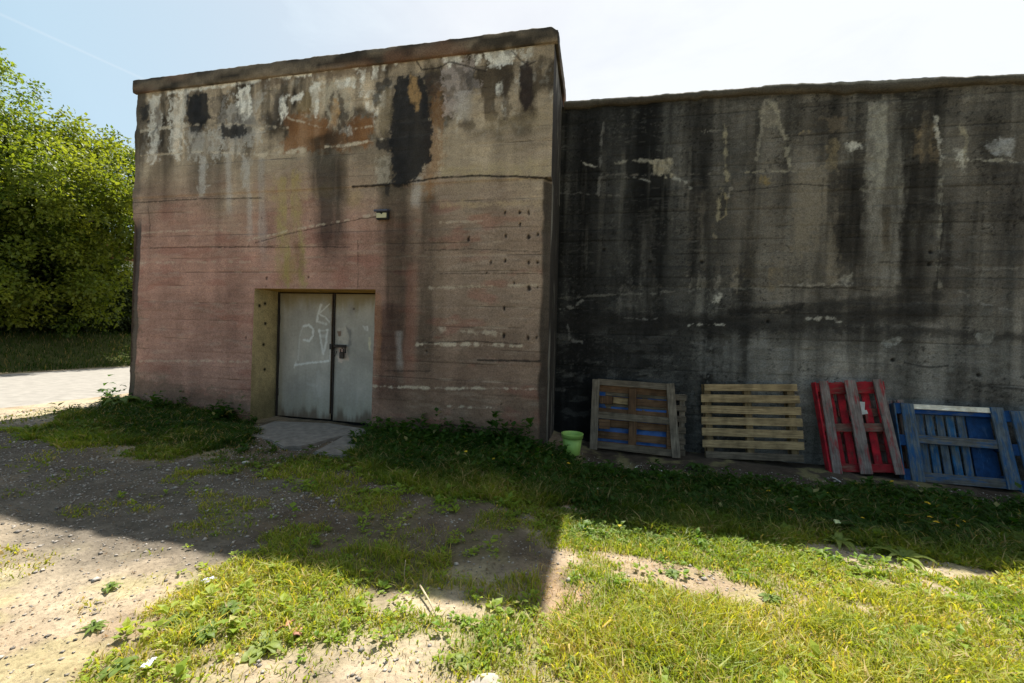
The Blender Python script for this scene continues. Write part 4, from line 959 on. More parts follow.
def pallet_root(name, x, y, lean, roll_, yaw, label, group='wooden pallets leaning on the long wall'):
    z = gz1(x, y)-.005
    r = empty(name, (x, y, z)); r.rotation_mode = 'XYZ'
    r.matrix_world = Matrix.Translation((x, y, z)) @ Matrix.Rotation(math.radians(yaw), 4, 'Z') @ Matrix.Rotation(math.radians(-lean), 4, 'X') @ Matrix.Rotation(math.radians(roll_), 4, 'Y')
    return tag(r, label, 'pallet', group)
def bd(parent, name, mat, boxes, jit=.002, bev=.003):
    mb = MB()
    for b in boxes:
        c, d = b[0], b[1]
        rot = Matrix.Rotation(math.radians(b[2]), 3, 'Y') if len(b) > 2 else None
        mb.box(c, d, rot, jit, bev)
    o = mb.build(name, mat, parent)
    return o
# local frame: x along the wall, z up the pallet, y towards the wall; front boards at y = 0
# brown pallet, underside outwards, with tarp behind it
def brown_pallet():
    r = pallet_root('wooden_pallet', -.05, 5.80, 9.5, -.3, -2.0, 'weathered brown pallet seen from its open underside, blue tarpaulin showing through')
    H = .985; Wd = 1.2
    bd(r, 'side_rail', W_grey_z, [((.055, .0, H/2), (.105, .022, H), 0.5)])
    bd(r, 'side_rail', W_grey_z, [((1.10, -.004, H/2-.01), (.105, .024, H+.01), -5.0)])
    bd(r, 'bottom_board', W_grey_x, [((.57, .014, H-.045), (.98, .022, .088), 1.4)])
    bd(r, 'bottom_board', W_grey_x, [((.575, .012, .475), (1.0, .024, .095), 1.2)])
    bd(r, 'bottom_board', W_grey_x, [((.60, .012, .055), (1.02, .024, .095), 1.5)])
    for x0, dx in ((.055, .09), (1.06, .09)): bd(r, 'stringer', W_brown_x, [((x0, .06, H/2), (dx*.8, .07, H*.95))])
    bd(r, 'stringer', W_orange_z, [((.565, .055, .70), (.105, .07, .36), 0.5)]); bd(r, 'stringer', W_orange_z, [((.575, .055, .26), (.105, .07, .34), 1)])
    bd(r, 'block', W_orange_z, [((.20, .055, .70), (.17, .07, .11))]); bd(r, 'block', W_brown_x, [((.19, .055, .36), (.15, .07, .13))])
    bd(r, 'deck', W_brown_x, [((.575, .112, z), (1.12, .02, .100), random.uniform(.6, 1.6)) for z in (.86, .70, .53, .37, .20, .06)])
    bd(r, 'patch_board', W_pale_x, [((.405, .095, .70), (.21, .016, .085), 3)])
    return r
P1 = brown_pallet()
# the tarpaulin wedged behind it
def tarp():
    U, V = np.meshgrid(np.linspace(0, 1, 90), np.linspace(0, 1, 70), indexing='ij')
    x = .04+1.08*U; z = .05+.86*V
    y = .150 + (fbm(U*7, V*9, 901, 4)-.5)*.035
    P = np.stack([x, y, z], -1)
    o = grid_obj('tarpaulin', P, None, M_tarp)
    sol = o.modifiers.new('thick', 'SOLIDIFY'); sol.thickness = .002
    o.matrix_world = P1.matrix_world
    return tag(o, 'crumpled blue tarpaulin wedged behind the weathered brown pallet', 'tarpaulin')
tarp()
def hidden_pallet(x, y, lean, roll_, yaw, label, mats, H=.9, Wd=1.1):
    r = pallet_root('wooden_pallet', x, y, lean, roll_, yaw, label)
    mz, mx = mats
    for xx in (.05, Wd/2, Wd-.05): bd(r, 'stringer', mz, [((xx, .03, H/2), (.075, .06, H))])
    bd(r, 'deck', mx, [((Wd/2, -.01, z), (Wd, .02, .085)) for z in np.linspace(.06, H-.05, 6)])
    return r
hidden_pallet(.14, 5.965, 6.5, .4, -1.0, 'grey pallet almost hidden behind the weathered brown one, only its right end showing', (W_grey_z, W_grey_x), .86, 1.10)
# pale pallet, deck outwards
def pale_pallet():
    r = pallet_root('wooden_pallet', 1.46, 5.89, 7.0, -3.2, -1.2, 'pale unpainted pallet with seven level boards leaning upright on the wall')
    H = 1.0; Wd = 1.22
    for k, z in enumerate(np.linspace(.05, H-.045, 7)):
        sh = [.02, 0, 0, .005, 0, 0, .03][k]
        ln = [1.17, 1.22, 1.22, 1.22, 1.21, 1.2, 1.13][k]
        bd(r, 'deck_board', W_pale_x if k else W_grey_x, [((.61+sh*.5, 0, z), (ln, .021, .102 if k not in (0, 6) else .09), random.uniform(-.3, .5))])
    for xx in (.10, .60, 1.12): bd(r, 'stringer', W_pale_z, [((xx, .056, H/2), (.085, .085, H))])
    bd(r, 'bottom_board', W_pale_z, [((.10, .112, H/2), (.10, .02, H))]); bd(r, 'bottom_board', W_pale_z, [((1.12, .112, H/2), (.10, .02, H))])
    return r
pale_pallet()
# red pallet, underside outwards, taller than wide
def red_pallet():
    r = pallet_root('wooden_pallet', 2.89, 5.72, 12.5, -5.5, -3.0, 'red painted pallet standing on end with three grey upright boards')
    H = 1.13; Wd = .80
    for xx, dx, sl in ((.085, .10, 1.0), (.385, .125, 0.4), (.70, .095, -1.8)):
        bd(r, 'bottom_board', W_redgrey_z, [((xx, 0, H/2), (dx, .022, H+.02), sl)])
    for z in (.055, H/2-.02, H-.085):
        top = z > .8
        bd(r, 'cross_board', W_red_x if z != H/2-.02 else W_redgrey_x, [((.40, .085, z), (.76, .06 if not top else .03, .10 if not top else .15))])
    for xx in (.05, .385, .715):
        for z in (.06, H/2, H-.07): bd(r, 'block', W_red_x, [((xx, .045, z), (.085, .07, .11))])
    bd(r, 'deck', W_red_z, [((xx, .128, H/2), (.085, .02, H)) for xx in (.055, .19, .315, .46, .585, .735)])
    bd(r, 'end_board', W_red_z, [((.008, .065, H/2), (.018, .11, H))])
    bd(r, 'torn_label', plain_mat('torn_paper', (.62, .60, .55), .8, var=.15), [((.515, .114, .80), (.075, .004, .14), 12), ((.53, .112, .735), (.085, .004, .05), -8)], 0.004, 0)
    return r
red_pallet()
r = pallet_root('wooden_pallet', 3.14, 5.90, 8.0, -4.5, -1.0, 'dull reddish pallet mostly hidden behind, its blocks showing between the red and blue pallets')
bd(r, 'side_rail', W_redgrey_z, [((.70, -.01, .44), (.07, .02, .88), -1)])
for z in (.06, .28, .50, .72): bd(r, 'block', W_redgrey_x, [((.40, .045, z), (.78, .07, .10))])
bd(r, 'deck', W_redgrey_z, [((xx, .095, .44), (.10, .02, .86)) for xx in (.06, .2, .34, .48, .62, .74)])
# blue pallets
def blue_pallet(x, y, lean, roll_, yaw, label, full=True):
    r = pallet_root('wooden_pallet', x, y, lean, roll_, yaw, label)
    H = .925; Wd = 1.06
    bd(r, 'side_rail', W_bluegrey_z, [((.13, 0, H/2), (.13, .022, H), 0)])
    bd(r, 'side_rail', W_bluegrey_z, [((Wd-.06, 0, H/2), (.12, .022, H), -.6)])
    bd(r, 'top_rail', W_white_x if full else W_bluegrey_x, [((.57, .018, H-.035), (.80, .022, .06), .5)])
    bd(r, 'middle_rail', W_bluegrey_x, [((.56, .016, .50), (.80, .022, .10), .8)])
    bd(r, 'bottom_rail', W_bluegrey_x, [((.56, .016, .06), (.88, .022, .11), 0)])
    for z in (.075, .48, H-.06): bd(r, 'block', W_bright_z, [((.055, .05, z), (.10, .085, .13))])
    for z in (.075, .48, H-.06): bd(r, 'block', W_bright_z, [((Wd-.05, .05, z), (.10, .085, .13))])
    bd(r, 'end_board', W_blue_z, [((.006, .055, H/2), (.016, .10, H))])
    bd(r, 'cross_board', W_blue_x, [((.56, .06, H-.07), (.86, .05, .09)), ((.56, .06, .49), (.86, .04, .08))])
    xs_ = [.19, .292, .394, .496, .598, .70]
    bd(r, 'deck', W_bluegrey_z, [((xx, .115, H/2), (.076, .02, H)) for xx in xs_[1::2]])
    bd(r, 'deck', W_blue_z, [((xx, .115, H/2), (.078, .02, H)) for xx in xs_[::2]])
    bd(r, 'deck_panel', W_bright_z, [((.87, .113, H/2), (.23, .018, H), 0)])
    return r
blue_pallet(3.66, 5.69, 15, -1.2, -4.0, 'worn blue pallet with a whitish top rail lying lengthwise next to the red pallet')
blue_pallet(4.76, 5.64, 15, -3.0, -3.0, 'blue grey pallet cut off by the right edge, beyond the worn blue one', False)

# ------------------------------------------------------------------ plant pot
pp = ground_at(571, 457.5)
pot = empty('plant_pot', (pp[0], pp[1]+.12, gz1(pp[0], pp[1]+.12))); tag(pot, 'empty light green plastic plant pot in the corner between bunker and dark wall', 'plant pot')
M_pot = plain_mat('green_plastic', tuple(lin(150, 186, 92)*1.0), .45, var=.12, scale=14)
PR = .138; PH = .27
mb = MB(); mb.lathe([(.0, .003), (PR*.72, 0), (PR*.76, .01), (PR*.92, PH*.82), (PR*.90, PH*.82), (PR*.70, .02), (0, .02)], 40); mb.build('pot_body', M_pot, pot, True)
mb = MB(); mb.lathe([(PR*.925, PH*.80), (PR*1.0, PH*.80), (PR*1.03, PH*.97), (PR*1.05, PH), (PR*.97, PH), (PR*.93, PH*.8)], 40); mb.build('pot_rim', M_pot, pot, True)

# ------------------------------------------------------------------ wild flowers and larger weeds
M_yel = plain_mat('dandelion_yellow', (.85, .60, .03), .7, var=.15); M_whp = plain_mat('daisy_white', (.80, .80, .76), .7, var=.05); M_stem = plain_mat('stem_green', (.12, .18, .05), .6)
def flower(kind):
    r = empty('dandelion' if kind == 'd' else 'daisy')
    h = .10 if kind == 'd' else .07; R = .022 if kind == 'd' else .014
    mb = MB(); mb.tube([(0, 0, -.01), (.004, 0, h*.5), (0, 0, h)], .0018, 5); mb.build('stem', M_stem, r)
    mb = MB(); n = 22 if kind == 'd' else 14
    for ring, (rr, zz) in enumerate(((1.0, 0), (.7, .004), (.4, .008)) if kind == 'd' else ((1.0, 0),)):
        for k in range(n):
            a = 2*math.pi*(k+.5*ring)/n; w_ = 2.2*R/n*1.4
            c_, s_ = math.cos(a), math.sin(a)
            vs = [(-s_*w_*.3, c_*w_*.3, h+zz), (s_*w_*.3, -c_*w_*.3, h+zz), (c_*R*rr+s_*w_, s_*R*rr-c_*w_, h+zz+R*.18), (c_*R*rr-s_*w_, s_*R*rr+c_*w_, h+zz+R*.18)]
            quad(mb, vs)
    mb.build('petals', M_yel if kind == 'd' else M_whp, r)
    if kind != 'd':
        mb = MB(); mb.lathe([(0, h+.005), (.004, h+.004), (.005, h)], 10); mb.build('disc', M_yel, r)
    return r
def scatter(kind, pts, label, group, hgt):
    proto = None
    for px, py in pts:
        g0 = ground_at(px, py + (9 if kind == 'd' else 6))
        o = flower(kind) if proto is None else copy_tree(proto)
        if proto is None: proto = o
        y = min(g0[1], (YB-.06) if g0[0] < -.55 else 5.7)
        o.location = (g0[0], y, gz1(g0[0], y)); s = random.uniform(.6, 1.0); o.scale = (s, s, s)
        o.rotation_euler = (random.uniform(.1, .55), random.uniform(-.2, .2), random.uniform(0, 6))
        tag(o, label, 'flower', group)
scatter('d', [(494, 440), (500, 438), (495, 454), (501, 455), (516, 449), (523, 438), (542, 451), (552, 451), (556, 454), (564, 459), (566, 463), (468, 449)], 'yellow dandelion flowering in the weeds at the bunker corner', 'dandelions at the bunker corner', .1)
scatter('d', [(849, 507), (863, 517), (824, 489), (915, 502), (929, 499), (942, 505), (959, 520), (930, 519), (936, 525), (949, 526), (971, 534), (981, 526), (924, 504), (897, 481), (790, 512), (770, 492)], 'yellow dandelion flowering in the shaded grass below the red and blue pallets', 'dandelions below the pallets', .1)
scatter('y', [(634, 466), (637, 466.5), (641, 464.6), (650, 463), (670.6, 473), (620, 466), (598, 487.7), (515, 462), (913, 487), (784, 484), (660, 470)], 'white daisy in the shaded grass in front of the brown pallet', 'daisies in the shaded grass', .07)

def dock(px, py, label, nl, L, el0, el1, wid, tint, name='dock_plant'):
    g0 = ground_at(px, py); L *= .5 if py > 570 else (.95 if py < 480 else .6); nl = int(nl*1.6); r = empty(name, (g0[0], g0[1], g0[2])); tag(r, label, 'weed', 'larger weeds in the grass')
    N_ = 0; Vs = []; Cs = []; Fs = []
    for k in range(nl):
        a = 2*math.pi*(k*.382) + random.uniform(-.3, .3); el = random.uniform(el0, el1); Lk = L*random.uniform(.65, 1.2); Wk = Lk*wid*random.uniform(.8, 1.2)
        nseg = 7; tl = random.uniform(-.5, .5)
        for i in range(nseg+1):
            s = i/nseg; rr = Lk*s; e = el - .9*s*s*el
            cx_, cz_ = rr*math.cos(e), rr*math.sin(e)*(1-.25*s)
            wv = Wk*.5*(math.sin(math.pi*min(1, s**.75*.97+.03))**.8)*(1 if i else .15) + .0015
            ruff = .10*Wk*math.sin(i*2.1+k)
            for sd, zz in ((-1, .22*wv+ruff), (0, 0), (1, .22*wv-ruff)):
                xl, yl = cx_, sd*wv
                Vs.append((xl*math.cos(a)-yl*math.sin(a), xl*math.sin(a)+yl*math.cos(a), .008+cz_+zz+sd*wv*tl*.5*s))
                Cs.append(np.array(tint)*(1.25 if sd == 0 else random.uniform(.8, 1.15)))
        for i in range(nseg):
            for j in range(2):
                b = N_+i*3+j; Fs += [b, b+1, b+4, b+3]
        N_ += (nseg+1)*3
    raw_mesh('leaves', np.array(Vs), Fs, np.full(len(Fs)//4, 4), M_leaf, r, np.array(Cs), True)
    mb = MB(); mb.tube([(0, 0, -.02), (0, 0, .03)], [.006, .004], 6); mb.build('stem', M_stem, r)
    return r
gA = (.13, .19, .04); gB = (.20, .25, .06); gC = (.055, .10, .025)
dock(866, 534, 'big dark leaved dock plant at the edge of the long wall shadow', 11, .34, .25, 1.0, .28, gC)
dock(838, 545, 'dock plant whose pale upright leaf tips catch the sun at the shadow edge', 8, .24, .3, 1.1, .32, gB)
dock(903, 560, 'sunlit dock plant with long narrow leaves flopping over the shadow edge', 10, .28, .2, .9, .22, gB)
dock(975, 562, 'pale grey leaved weed lying flat at the far right shadow edge', 7, .24, .1, .5, .25, (.20, .23, .11))
dock(265, 648, 'broad leaved rosette of pale green leaves beside reddish dead leaves', 10, .17, .15, .7, .48, gB)
dock(205, 636, 'dark green leafy weed among the seedlings left of the pale rosette', 14, .12, .2, .9, .42, gA)
dock(180, 622, 'leafy weed at the left end of the sunlit weed patch', 12, .11, .2, .9, .45, gA)
dock(230, 612, 'tall leafed weed standing up in the middle of the sunlit patch', 9, .13, .5, 1.2, .40, gA)
dock(118, 672, 'clump of oval leaves at the bottom left on the sand', 12, .12, .3, 1.0, .45, gA)
dock(110, 590, 'lone small weed on the bare sand by itself', 5, .09, .5, 1.2, .35, gA)
dock(94, 628, 'flat spiky weed on the bare sand left of the weed patch', 9, .10, .1, .5, .25, gA)
dock(462, 664, 'bright leafy weed near the pale stone at the bottom', 12, .11, .2, .8, .5, gB)
dock(575, 668, 'dark seedling clump at the bottom between the straw and the thick grass', 10, .10, .3, 1.0, .4, gA)
dock(700, 470, 'leafy weed growing up between the brown and the pale pallet', 10, .20, .4, 1.1, .4, gC)
dock(770, 600, 'flat dark weed on the bare path in the sunlit grass', 9, .12, .1, .5, .4, gA)
dock(672, 575, 'low dark weed at the upper edge of the bare path', 9, .11, .15, .6, .4, gA)
dock(121, 404, 'bright leafy weed lit by the sun at the bunker left foot', 16, .26, .5, 1.3, .45, (.16, .22, .06))
dock(372, 440, 'dark weed sprouting beside the right door jamb', 14, .22, .5, 1.3, .4, gC)

# sticks, stone, litter
def stick(p0, p1, rad, label, col):
    a = Vector(p0); b = Vector(p1); mid = (a+b)/2 + Vector((random.uniform(-.01, .01), 0, .004))
    mb = MB(); mb.tube([Vector((0, 0, 0)), mid-a, b-a], [rad, rad*.9, rad*.6], 7); o = mb.build('dry_stick', plain_mat('dry_wood', col, .9, var=.3), None, True); o.location = a
    return tag(o, label, 'stick')
a = ground_at(420, 592); b = ground_at(438, 622)
stick((a[0], a[1], a[2]+.035), (b[0], b[1], b[2]+.012), .005, 'short pale dry stick lying in the sunlit weeds', (.42, .34, .22))
a = ground_at(405, 586)
stick((a[0], a[1], a[2]-.01), (a[0]-.01, a[1]+.02, a[2]+.13), .003, 'thin dry stalk standing upright just inside the bunker shadow', (.30, .25, .16))
def stone(px, py, R, label, col):
    g0 = ground_at(px, py); mb = MB(); bmesh.ops.create_icosphere(mb.b, subdivisions=3, radius=1)
    for v in mb.b.verts:
        k = 1+.25*(float(fbm(np.array([v.co.x*1.6+px]), np.array([v.co.y*1.6+v.co.z]), 5, 3)[0])-.5)*2
        v.co = Vector((v.co.x*R*k*1.25, v.co.y*R*k, v.co.z*R*k*.5))
    o = mb.build('stone', plain_mat('pale_stone', col, .9, var=.2), None, True); o.location = (g0[0], g0[1], g0[2]+R*.15); return tag(o, label, 'stone')
stone(488, 686, .045, 'pale flat stone at the bottom edge near the leafy weed', (.36, .32, .26))
stone(246, 463, .03, 'small whitish stone in the shaded grass before the slabs', (.45, .42, .36))
def scrap(px, py, s, label, col, name='paper_scrap', dz=.02, cat='litter'):
    g0 = ground_at(px, py); U, V = np.meshgrid(np.linspace(-1, 1, 8), np.linspace(-1, 1, 6), indexing='ij')
    P = np.stack([U*s, V*s*.55, dz+(fbm(U*1.5+px, V*1.5, 9, 3)-.5)*s*1.2], -1)
    o = grid_obj(name, P, None, plain_mat(name+'_mat', col, .7, var=.15)); o.location = g0; o.rotation_euler = (.3, random.uniform(-.2, .2), random.uniform(0, 6))
    sm = o.modifiers.new('thick', 'SOLIDIFY'); sm.thickness = .0012
    return tag(o, label, cat)
scrap(835, 481, .05, 'torn white paper scrap on dark earth under the red pallet', (.5, .5, .48))
scrap(208, 583, .03, 'crumpled greyish wrapper in the sunlit weeds near the shadow', (.42, .42, .55), 'wrapper')
scrap(820, 526, .045, 'fallen yellow leaf in the shaded weeds below the red pallet', (.70, .58, .12), 'fallen_leaf', .05, 'leaf')
scrap(842, 536, .035, 'pale yellow green leaf catching the sun inside the shadow', (.55, .60, .30), 'fallen_leaf', .11, 'leaf')
scrap(284, 630, .04, 'curled reddish dead leaf beside the pale rosette', (.40, .16, .10), 'fallen_leaf', .02, 'leaf')
scrap(296, 636, .035, 'smaller reddish dead leaf on the sand right of the rosette', (.36, .17, .11), 'fallen_leaf', .015, 'leaf')
scrap(150, 668, .03, 'small white scrap on the sand at bottom left', (.6, .6, .58))

# ------------------------------------------------------------------ trees beyond the road
def tree(name, base, H, lobes, nleaf, lsize, label, cat, group, colA, colB, seed, trunk_r=.16, limbs=9):
    r_ = np.random.default_rng(seed)
    root = empty(name, base); tag(root, label, cat, group)
    mb = MB()
    top = max(l[2] for l in lobes)
    mb.tube([(0, 0, -.3), (.05, .02, top*.3), (-.05, .08, top*.62), (.02, 0, top*.9)], [trunk_r, trunk_r*.8, trunk_r*.5, trunk_r*.2], 9)
    for k in range(limbs):
        l = lobes[k % len(lobes)]; z0 = l[2]*r_.uniform(.3, .55)
        e = np.array(l[:3]) + r_.normal(0, .3, 3)
        m1 = np.array([e[0]*.45, e[1]*.45, z0+(e[2]-z0)*.6])
        mb.tube([(0, 0, z0), m1, e], [trunk_r*.45, trunk_r*.28, trunk_r*.1], 6)
    mb.build('trunk', M_bark, root, True)
    # leaf clumps: each lobe carries many small sprays
    cents = []; rad = []
    for (lx, ly, lz, lr) in lobes:
        n = int(15*lr**1.6)+6
        d = r_.normal(size=(n, 3)); d /= np.linalg.norm(d, axis=1, keepdims=True)
        rr = lr*r_.uniform(.45, 1.05, (n, 1))
        cents.append(np.array([lx, ly, lz]) + d*rr*np.array([1, 1, .85])); rad.append(r_.uniform(.22, .52, n))
    cents = np.concatenate(cents); rad = np.concatenate(rad)
    ci = r_.integers(0, len(cents), nleaf)
    d = r_.normal(size=(nleaf, 3)); d /= np.linalg.norm(d, axis=1, keepdims=True)
    pos = cents[ci] + d*(rad[ci]*r_.random(nleaf)**.45)[:, None]
    dirv = d*.7 + r_.normal(size=(nleaf, 3))*.6 + np.array([0, 0, -.15]); dirv /= np.linalg.norm(dirv, axis=1, keepdims=True)
    upv = np.array([0, 0, 1]) + r_.normal(size=(nleaf, 3))*.55; upv -= dirv*(upv*dirv).sum(1, keepdims=True); upv /= np.linalg.norm(upv, axis=1, keepdims=True)
    L = lsize*r_.uniform(.6, 1.3, nleaf)
    tn = (r_.random(len(cents))[ci]*.7 + r_.random(nleaf)*.3)[:, None]
    col = np.array(colA)*(1-tn) + np.array(colB)*tn
    leaves('crown', pos, dirv, upv, L, L*r_.uniform(.5, .75, nleaf), r_.uniform(0, .5, nleaf), col, M_tree, root)
    return root
def at_x(px, X):
    q_ = on_x(px, 325, X); return float(q_[0]), float(q_[1])
gr = 'trees across the road'
x0, y0 = at_x(24, -15.9)
tree('broadleaf_tree', (x0, y0, 1.0), 8, [(0, 0, 4.5, 1.7), (-1.2, .5, 4.2, 1.6), (1.2, .6, 4.4, 1.6), (.2, -1.1, 3.6, 1.5), (.5, 1.5, 4.8, 1.4), (-.3, -1.2, 4.5, 1.3), (.4, .3, 5.2, 1.1), (1.9, .2, 3.4, 1.1), (.9, -.6, 2.4, 1.5), (-.6, .8, 2.2, 1.4), (1.3, .9, 1.9, 1.1), (1.2, -1.6, 1.8, 1.2), (1.5, .2, 1.1, 1.0), (1.2, -1.2, .9, .9), (2.3, 1.2, 4.2, 1.1), (2.2, -.8, 4.0, 1.1), (.2, 1.9, 3.6, 1.5)], 62000, .105, 'large bright green tree at the left edge overhanging the road', 'tree', gr, (.045, .09, .012), (.22, .255, .036), 11, .2)
x0, y0 = at_x(98, -16.0)
tree('broadleaf_tree', (x0, y0, 1.0), 8, [(-.2, -.4, 4.9, 1.25), (-.8, -.9, 4.3, 1.2), (.9, .8, 4.3, 1.15), (.4, 1.6, 3.8, 1.1), (0, -1.2, 3.6, 1.1), (.2, -.2, 5.7, 1.0), (2.3, 1.0, 4.4, 1.0), (.3, -1.0, 2.4, .9), (1.0, 2.4, 4.2, .9), (1.9, .6, 3.3, .9)], 34000, .105, 'rounded green tree growing close behind the bunker left edge', 'tree', gr, (.045, .09, .012), (.22, .255, .036), 12, .10)
x0, y0 = at_x(-75, -15.6)
tree('broadleaf_tree', (x0, y0, 1.0), 8, [(0, 0, 5.4, 1.8), (0, 1.2, 4.4, 1.6), (0, -1.3, 4.3, 1.6), (.8, .2, 3.3, 1.5), (0, .8, 6.2, 1.2), (.3, 1.4, 2.6, 1.3)], 30000, .09, 'green tree mostly cut off by the left edge of the picture', 'tree', gr, (.06, .105, .015), (.18, .24, .035), 13, .17)
hx = [(-62, 1.25), (-30, 1.35), (0, 1.3), (28, 1.4), (55, 1.25), (80, 1.15), (104, 1.05), (124, 1.0)]
hlab = ['dark shrub off the left end of the shady hedge line', 'dark shrub at the far left of the shady hedge line', 'dense dark shrub under the big left tree', 'dense dark shrub by the trunk of the big tree', 'dark shrub right of the big tree trunk', 'thin dark shrub with light showing through its twigs', 'low dark shrub in front of the rounded tree', 'low dark shrub beside the bunker left edge']
for k, (px, s) in enumerate(hx):
    x0, y0 = at_x(px, -15.75-.05*k)
    tree('hedge_shrub', (x0, y0, .98), 3, [(0, 0, .38*s, .55*s), (.1, .55, .45*s, .5*s), (0, -.5, .45*s, .5*s), (0, 0, .85*s, .75*s), (.2, .5, 1.3*s, .7*s), (-.1, -.5, 1.25*s, .65*s), (0, .1, 1.9*s, .6*s)], 9000 if k not in (5, 6) else 6000, .12, hlab[k], 'shrub', 'shrubs in the shady hedge line', (.026, .045, .014), (.05, .075, .02), 30+k, .04, 5)

# house glimpsed through the leaves
x0, y0 = at_x(84, -36)
house = empty('white_house', (x0, y0, .9), (0, 0, math.radians(-32))); tag(house, 'white rendered house with a red roof glimpsed through the trees', 'house')
mb = MB(); mb.box((0, 0, 2.4), (9, 6, 4.8)); mb.build('wall', plain_mat('white_render', (.72, .70, .66), .9, var=.06), house)
mb = MB(); V_ = [(-4.9, -3.4, 4.7), (4.9, -3.4, 4.7), (4.9, 0, 6.9), (-4.9, 0, 6.9), (-4.9, 3.4, 4.7), (4.9, 3.4, 4.7)]
vb = [mb.b.verts.new(v) for v in V_]
for f in ((0, 1, 2, 3), (3, 2, 5, 4), (0, 3, 4), (1, 5, 2), (0, 4, 5, 1)): mb.b.faces.new([vb[i] for i in f])
rf_ = mb.build('roof', plain_mat('red_tiles', (.30, .11, .07), .9, var=.3, scale=8), house)
mb = MB(); mb.box((2.5, .4, 7.1), (.7, .7, 1.3)); mb.build('chimney', plain_mat('brick_red', (.25, .12, .08), .9), rf_)
M_glass = plain_mat('window_glass', (.03, .035, .04), .1, spec=.6); M_frame = plain_mat('window_frame', (.7, .7, .7), .5, var=.05)
for wx in (-2.6, 0, 2.6):
    for wz in (1.5, 3.6):
        mb = MB(); mb.box((wx, -3.02, wz), (1.25, .08, 1.25)); w0 = mb.build('window', M_frame, house)
        mb = MB(); mb.box((wx, -3.065, wz), (1.05, .02, 1.05)); mb.build('pane', M_glass, w0)

# ------------------------------------------------------------------ light
sdir = Vector((-.385, 3.04, 5.16)).normalized()
elev = math.asin(sdir.z); az = math.atan2(sdir.x, sdir.y)
sl = bpy.data.lights.new('sun', 'SUN'); sl.energy = 5.0; sl.angle = math.radians(.53); sl.color = (1.0, .955, .87)
so = bpy.data.objects.new('sun', sl); so.rotation_euler = sdir.to_track_quat('Z', 'Y').to_euler(); so.location = (0, 20, 30); link(so)

world = bpy.data.worlds.new('World'); scene.world = world; world.use_nodes = True
nt = world.node_tree; bg = nt.nodes['Background']
sky = nt.nodes.new('ShaderNodeTexSky'); sky.sky_type = 'NISHITA'; sky.sun_disc = False
sky.sun_elevation = elev; sky.sun_rotation = az; sky.altitude = 20; sky.air_density = 1.0; sky.dust_density = 1.4; sky.ozone_density = 0.2
tc = nt.nodes.new('ShaderNodeTexCoord'); mp = nt.nodes.new('ShaderNodeMapping'); mp.inputs['Scale'].default_value = (1.1, 1.6, 4.2)
mp.inputs['Rotation'].default_value = (0, .25, .5)
nt.links.new(tc.outputs['Generated'], mp.inputs['Vector'])
cn = _noise(nt, 1.4, 7, .58, mp.outputs['Vector'], .5)
cr = _ramp(nt, cn.outputs['Fac'], [(.28, .14), (.72, .62)])
# thin high cloud thickens towards the north-east
dp = nt.nodes.new('ShaderNodeVectorMath'); dp.operation = 'DOT_PRODUCT'; nt.links.new(tc.outputs['Generated'], dp.inputs[0])
dp.inputs[1].default_value = (.72, .62, .30)
veil = nt.nodes.new('ShaderNodeMapRange'); veil.inputs['From Min'].default_value = -.1; veil.inputs['From Max'].default_value = .75; veil.inputs['To Min'].default_value = .0; veil.inputs['To Max'].default_value = .62
nt.links.new(dp.outputs['Value'], veil.inputs['Value'])
veil2 = nt.nodes.new('ShaderNodeMapRange'); veil2.inputs['From Min'].default_value = -.45; veil2.inputs['From Max'].default_value = .45
nt.links.new(dp.outputs['Value'], veil2.inputs['Value'])
ad = nt.nodes.new('ShaderNodeMath'); ad.operation = 'ADD'; ad.use_clamp = True
nt.links.new(cr.outputs['Color'], ad.inputs[0]); nt.links.new(veil.outputs['Result'], ad.inputs[1])
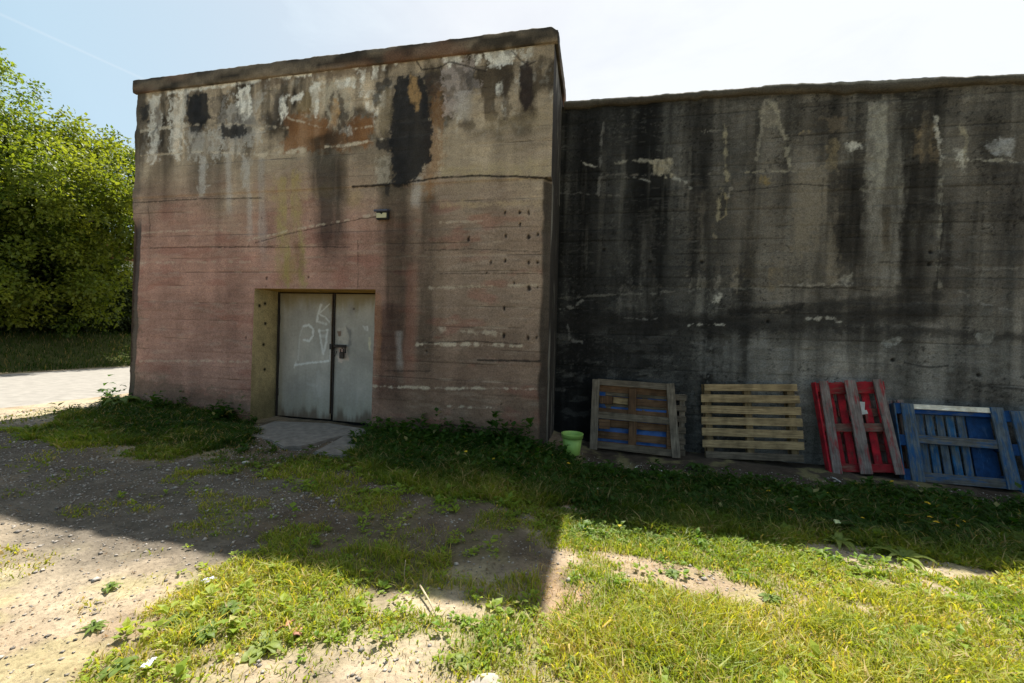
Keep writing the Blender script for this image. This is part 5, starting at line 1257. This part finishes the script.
# contrail: a thin band along a great circle
r1 = ray(0, 14); r2 = ray(128, 72); nn = np.cross(r1, r2); nn /= np.linalg.norm(nn)
ct = nt.nodes.new('ShaderNodeVectorMath'); ct.operation = 'DOT_PRODUCT'; nt.links.new(tc.outputs['Generated'], ct.inputs[0]); ct.inputs[1].default_value = tuple(nn)
ab = nt.nodes.new('ShaderNodeMath'); ab.operation = 'ABSOLUTE'; nt.links.new(ct.outputs['Value'], ab.inputs[0])
cm = nt.nodes.new('ShaderNodeMapRange'); cm.inputs['From Min'].default_value = .0005; cm.inputs['From Max'].default_value = .0028; cm.inputs['To Min'].default_value = .13; cm.inputs['To Max'].default_value = 0
nt.links.new(ab.outputs[0], cm.inputs['Value'])
ad2 = nt.nodes.new('ShaderNodeMath'); ad2.operation = 'ADD'; ad2.use_clamp = True
nt.links.new(ad.outputs[0], ad2.inputs[0]); ad2.inputs[1].default_value = 0.0
# the veil glows towards the sun and is dull on the far side
sd = nt.nodes.new('ShaderNodeVectorMath'); sd.operation = 'DOT_PRODUCT'; nt.links.new(tc.outputs['Generated'], sd.inputs[0]); sd.inputs[1].default_value = (0, .8, .6)
sm_ = nt.nodes.new('ShaderNodeMapRange'); sm_.inputs['From Min'].default_value = -.3; sm_.inputs['From Max'].default_value = .6; nt.links.new(sd.outputs['Value'], sm_.inputs['Value'])
cl = _mix(nt, (1.3, 1.5, 1.8), (9.0, 9.35, 9.7), sm_.outputs['Result'])
azr = _mix(nt, (6.1, 9.3, 10.9), cl, veil2.outputs['Result'])
fc_ = nt.nodes.new('ShaderNodeMath'); fc_.operation = 'MULTIPLY'; nt.links.new(sm_.outputs['Result'], fc_.inputs[0]); fc_.inputs[1].default_value = .62
mxf = nt.nodes.new('ShaderNodeMath'); mxf.operation = 'MAXIMUM'; nt.links.new(ad2.outputs[0], mxf.inputs[0]); nt.links.new(fc_.outputs[0], mxf.inputs[1])
skc = _mix(nt, sky.outputs['Color'], azr, mxf.outputs[0])
skc = _mix(nt, skc, (9.4, 9.7, 10.0), cm.outputs['Result'])
nt.links.new(skc, bg.inputs['Color']); bg.inputs['Strength'].default_value = .05

# ------------------------------------------------------------------ camera and output
cd = bpy.data.cameras.new('camera'); cd.sensor_width = 36; cd.lens = FPX*36/1024; cd.clip_start = .05; cd.clip_end = 6000
cam = bpy.data.objects.new('camera', cd); link(cam)
cam.matrix_world = Matrix(((_R[0], _U[0], -_F[0], 0), (_R[1], _U[1], -_F[1], 0), (_R[2], _U[2], -_F[2], EYE), (0, 0, 0, 1)))
scene.camera = cam
vs_ = scene.view_settings; vs_.view_transform = 'Standard'; vs_.look = 'None'; vs_.gamma = 1; vs_.use_curve_mapping = False
vs_.exposure = 1.1
scene.cycles.max_bounces = 8; scene.cycles.diffuse_bounces = 4; scene.cycles.use_denoising = True
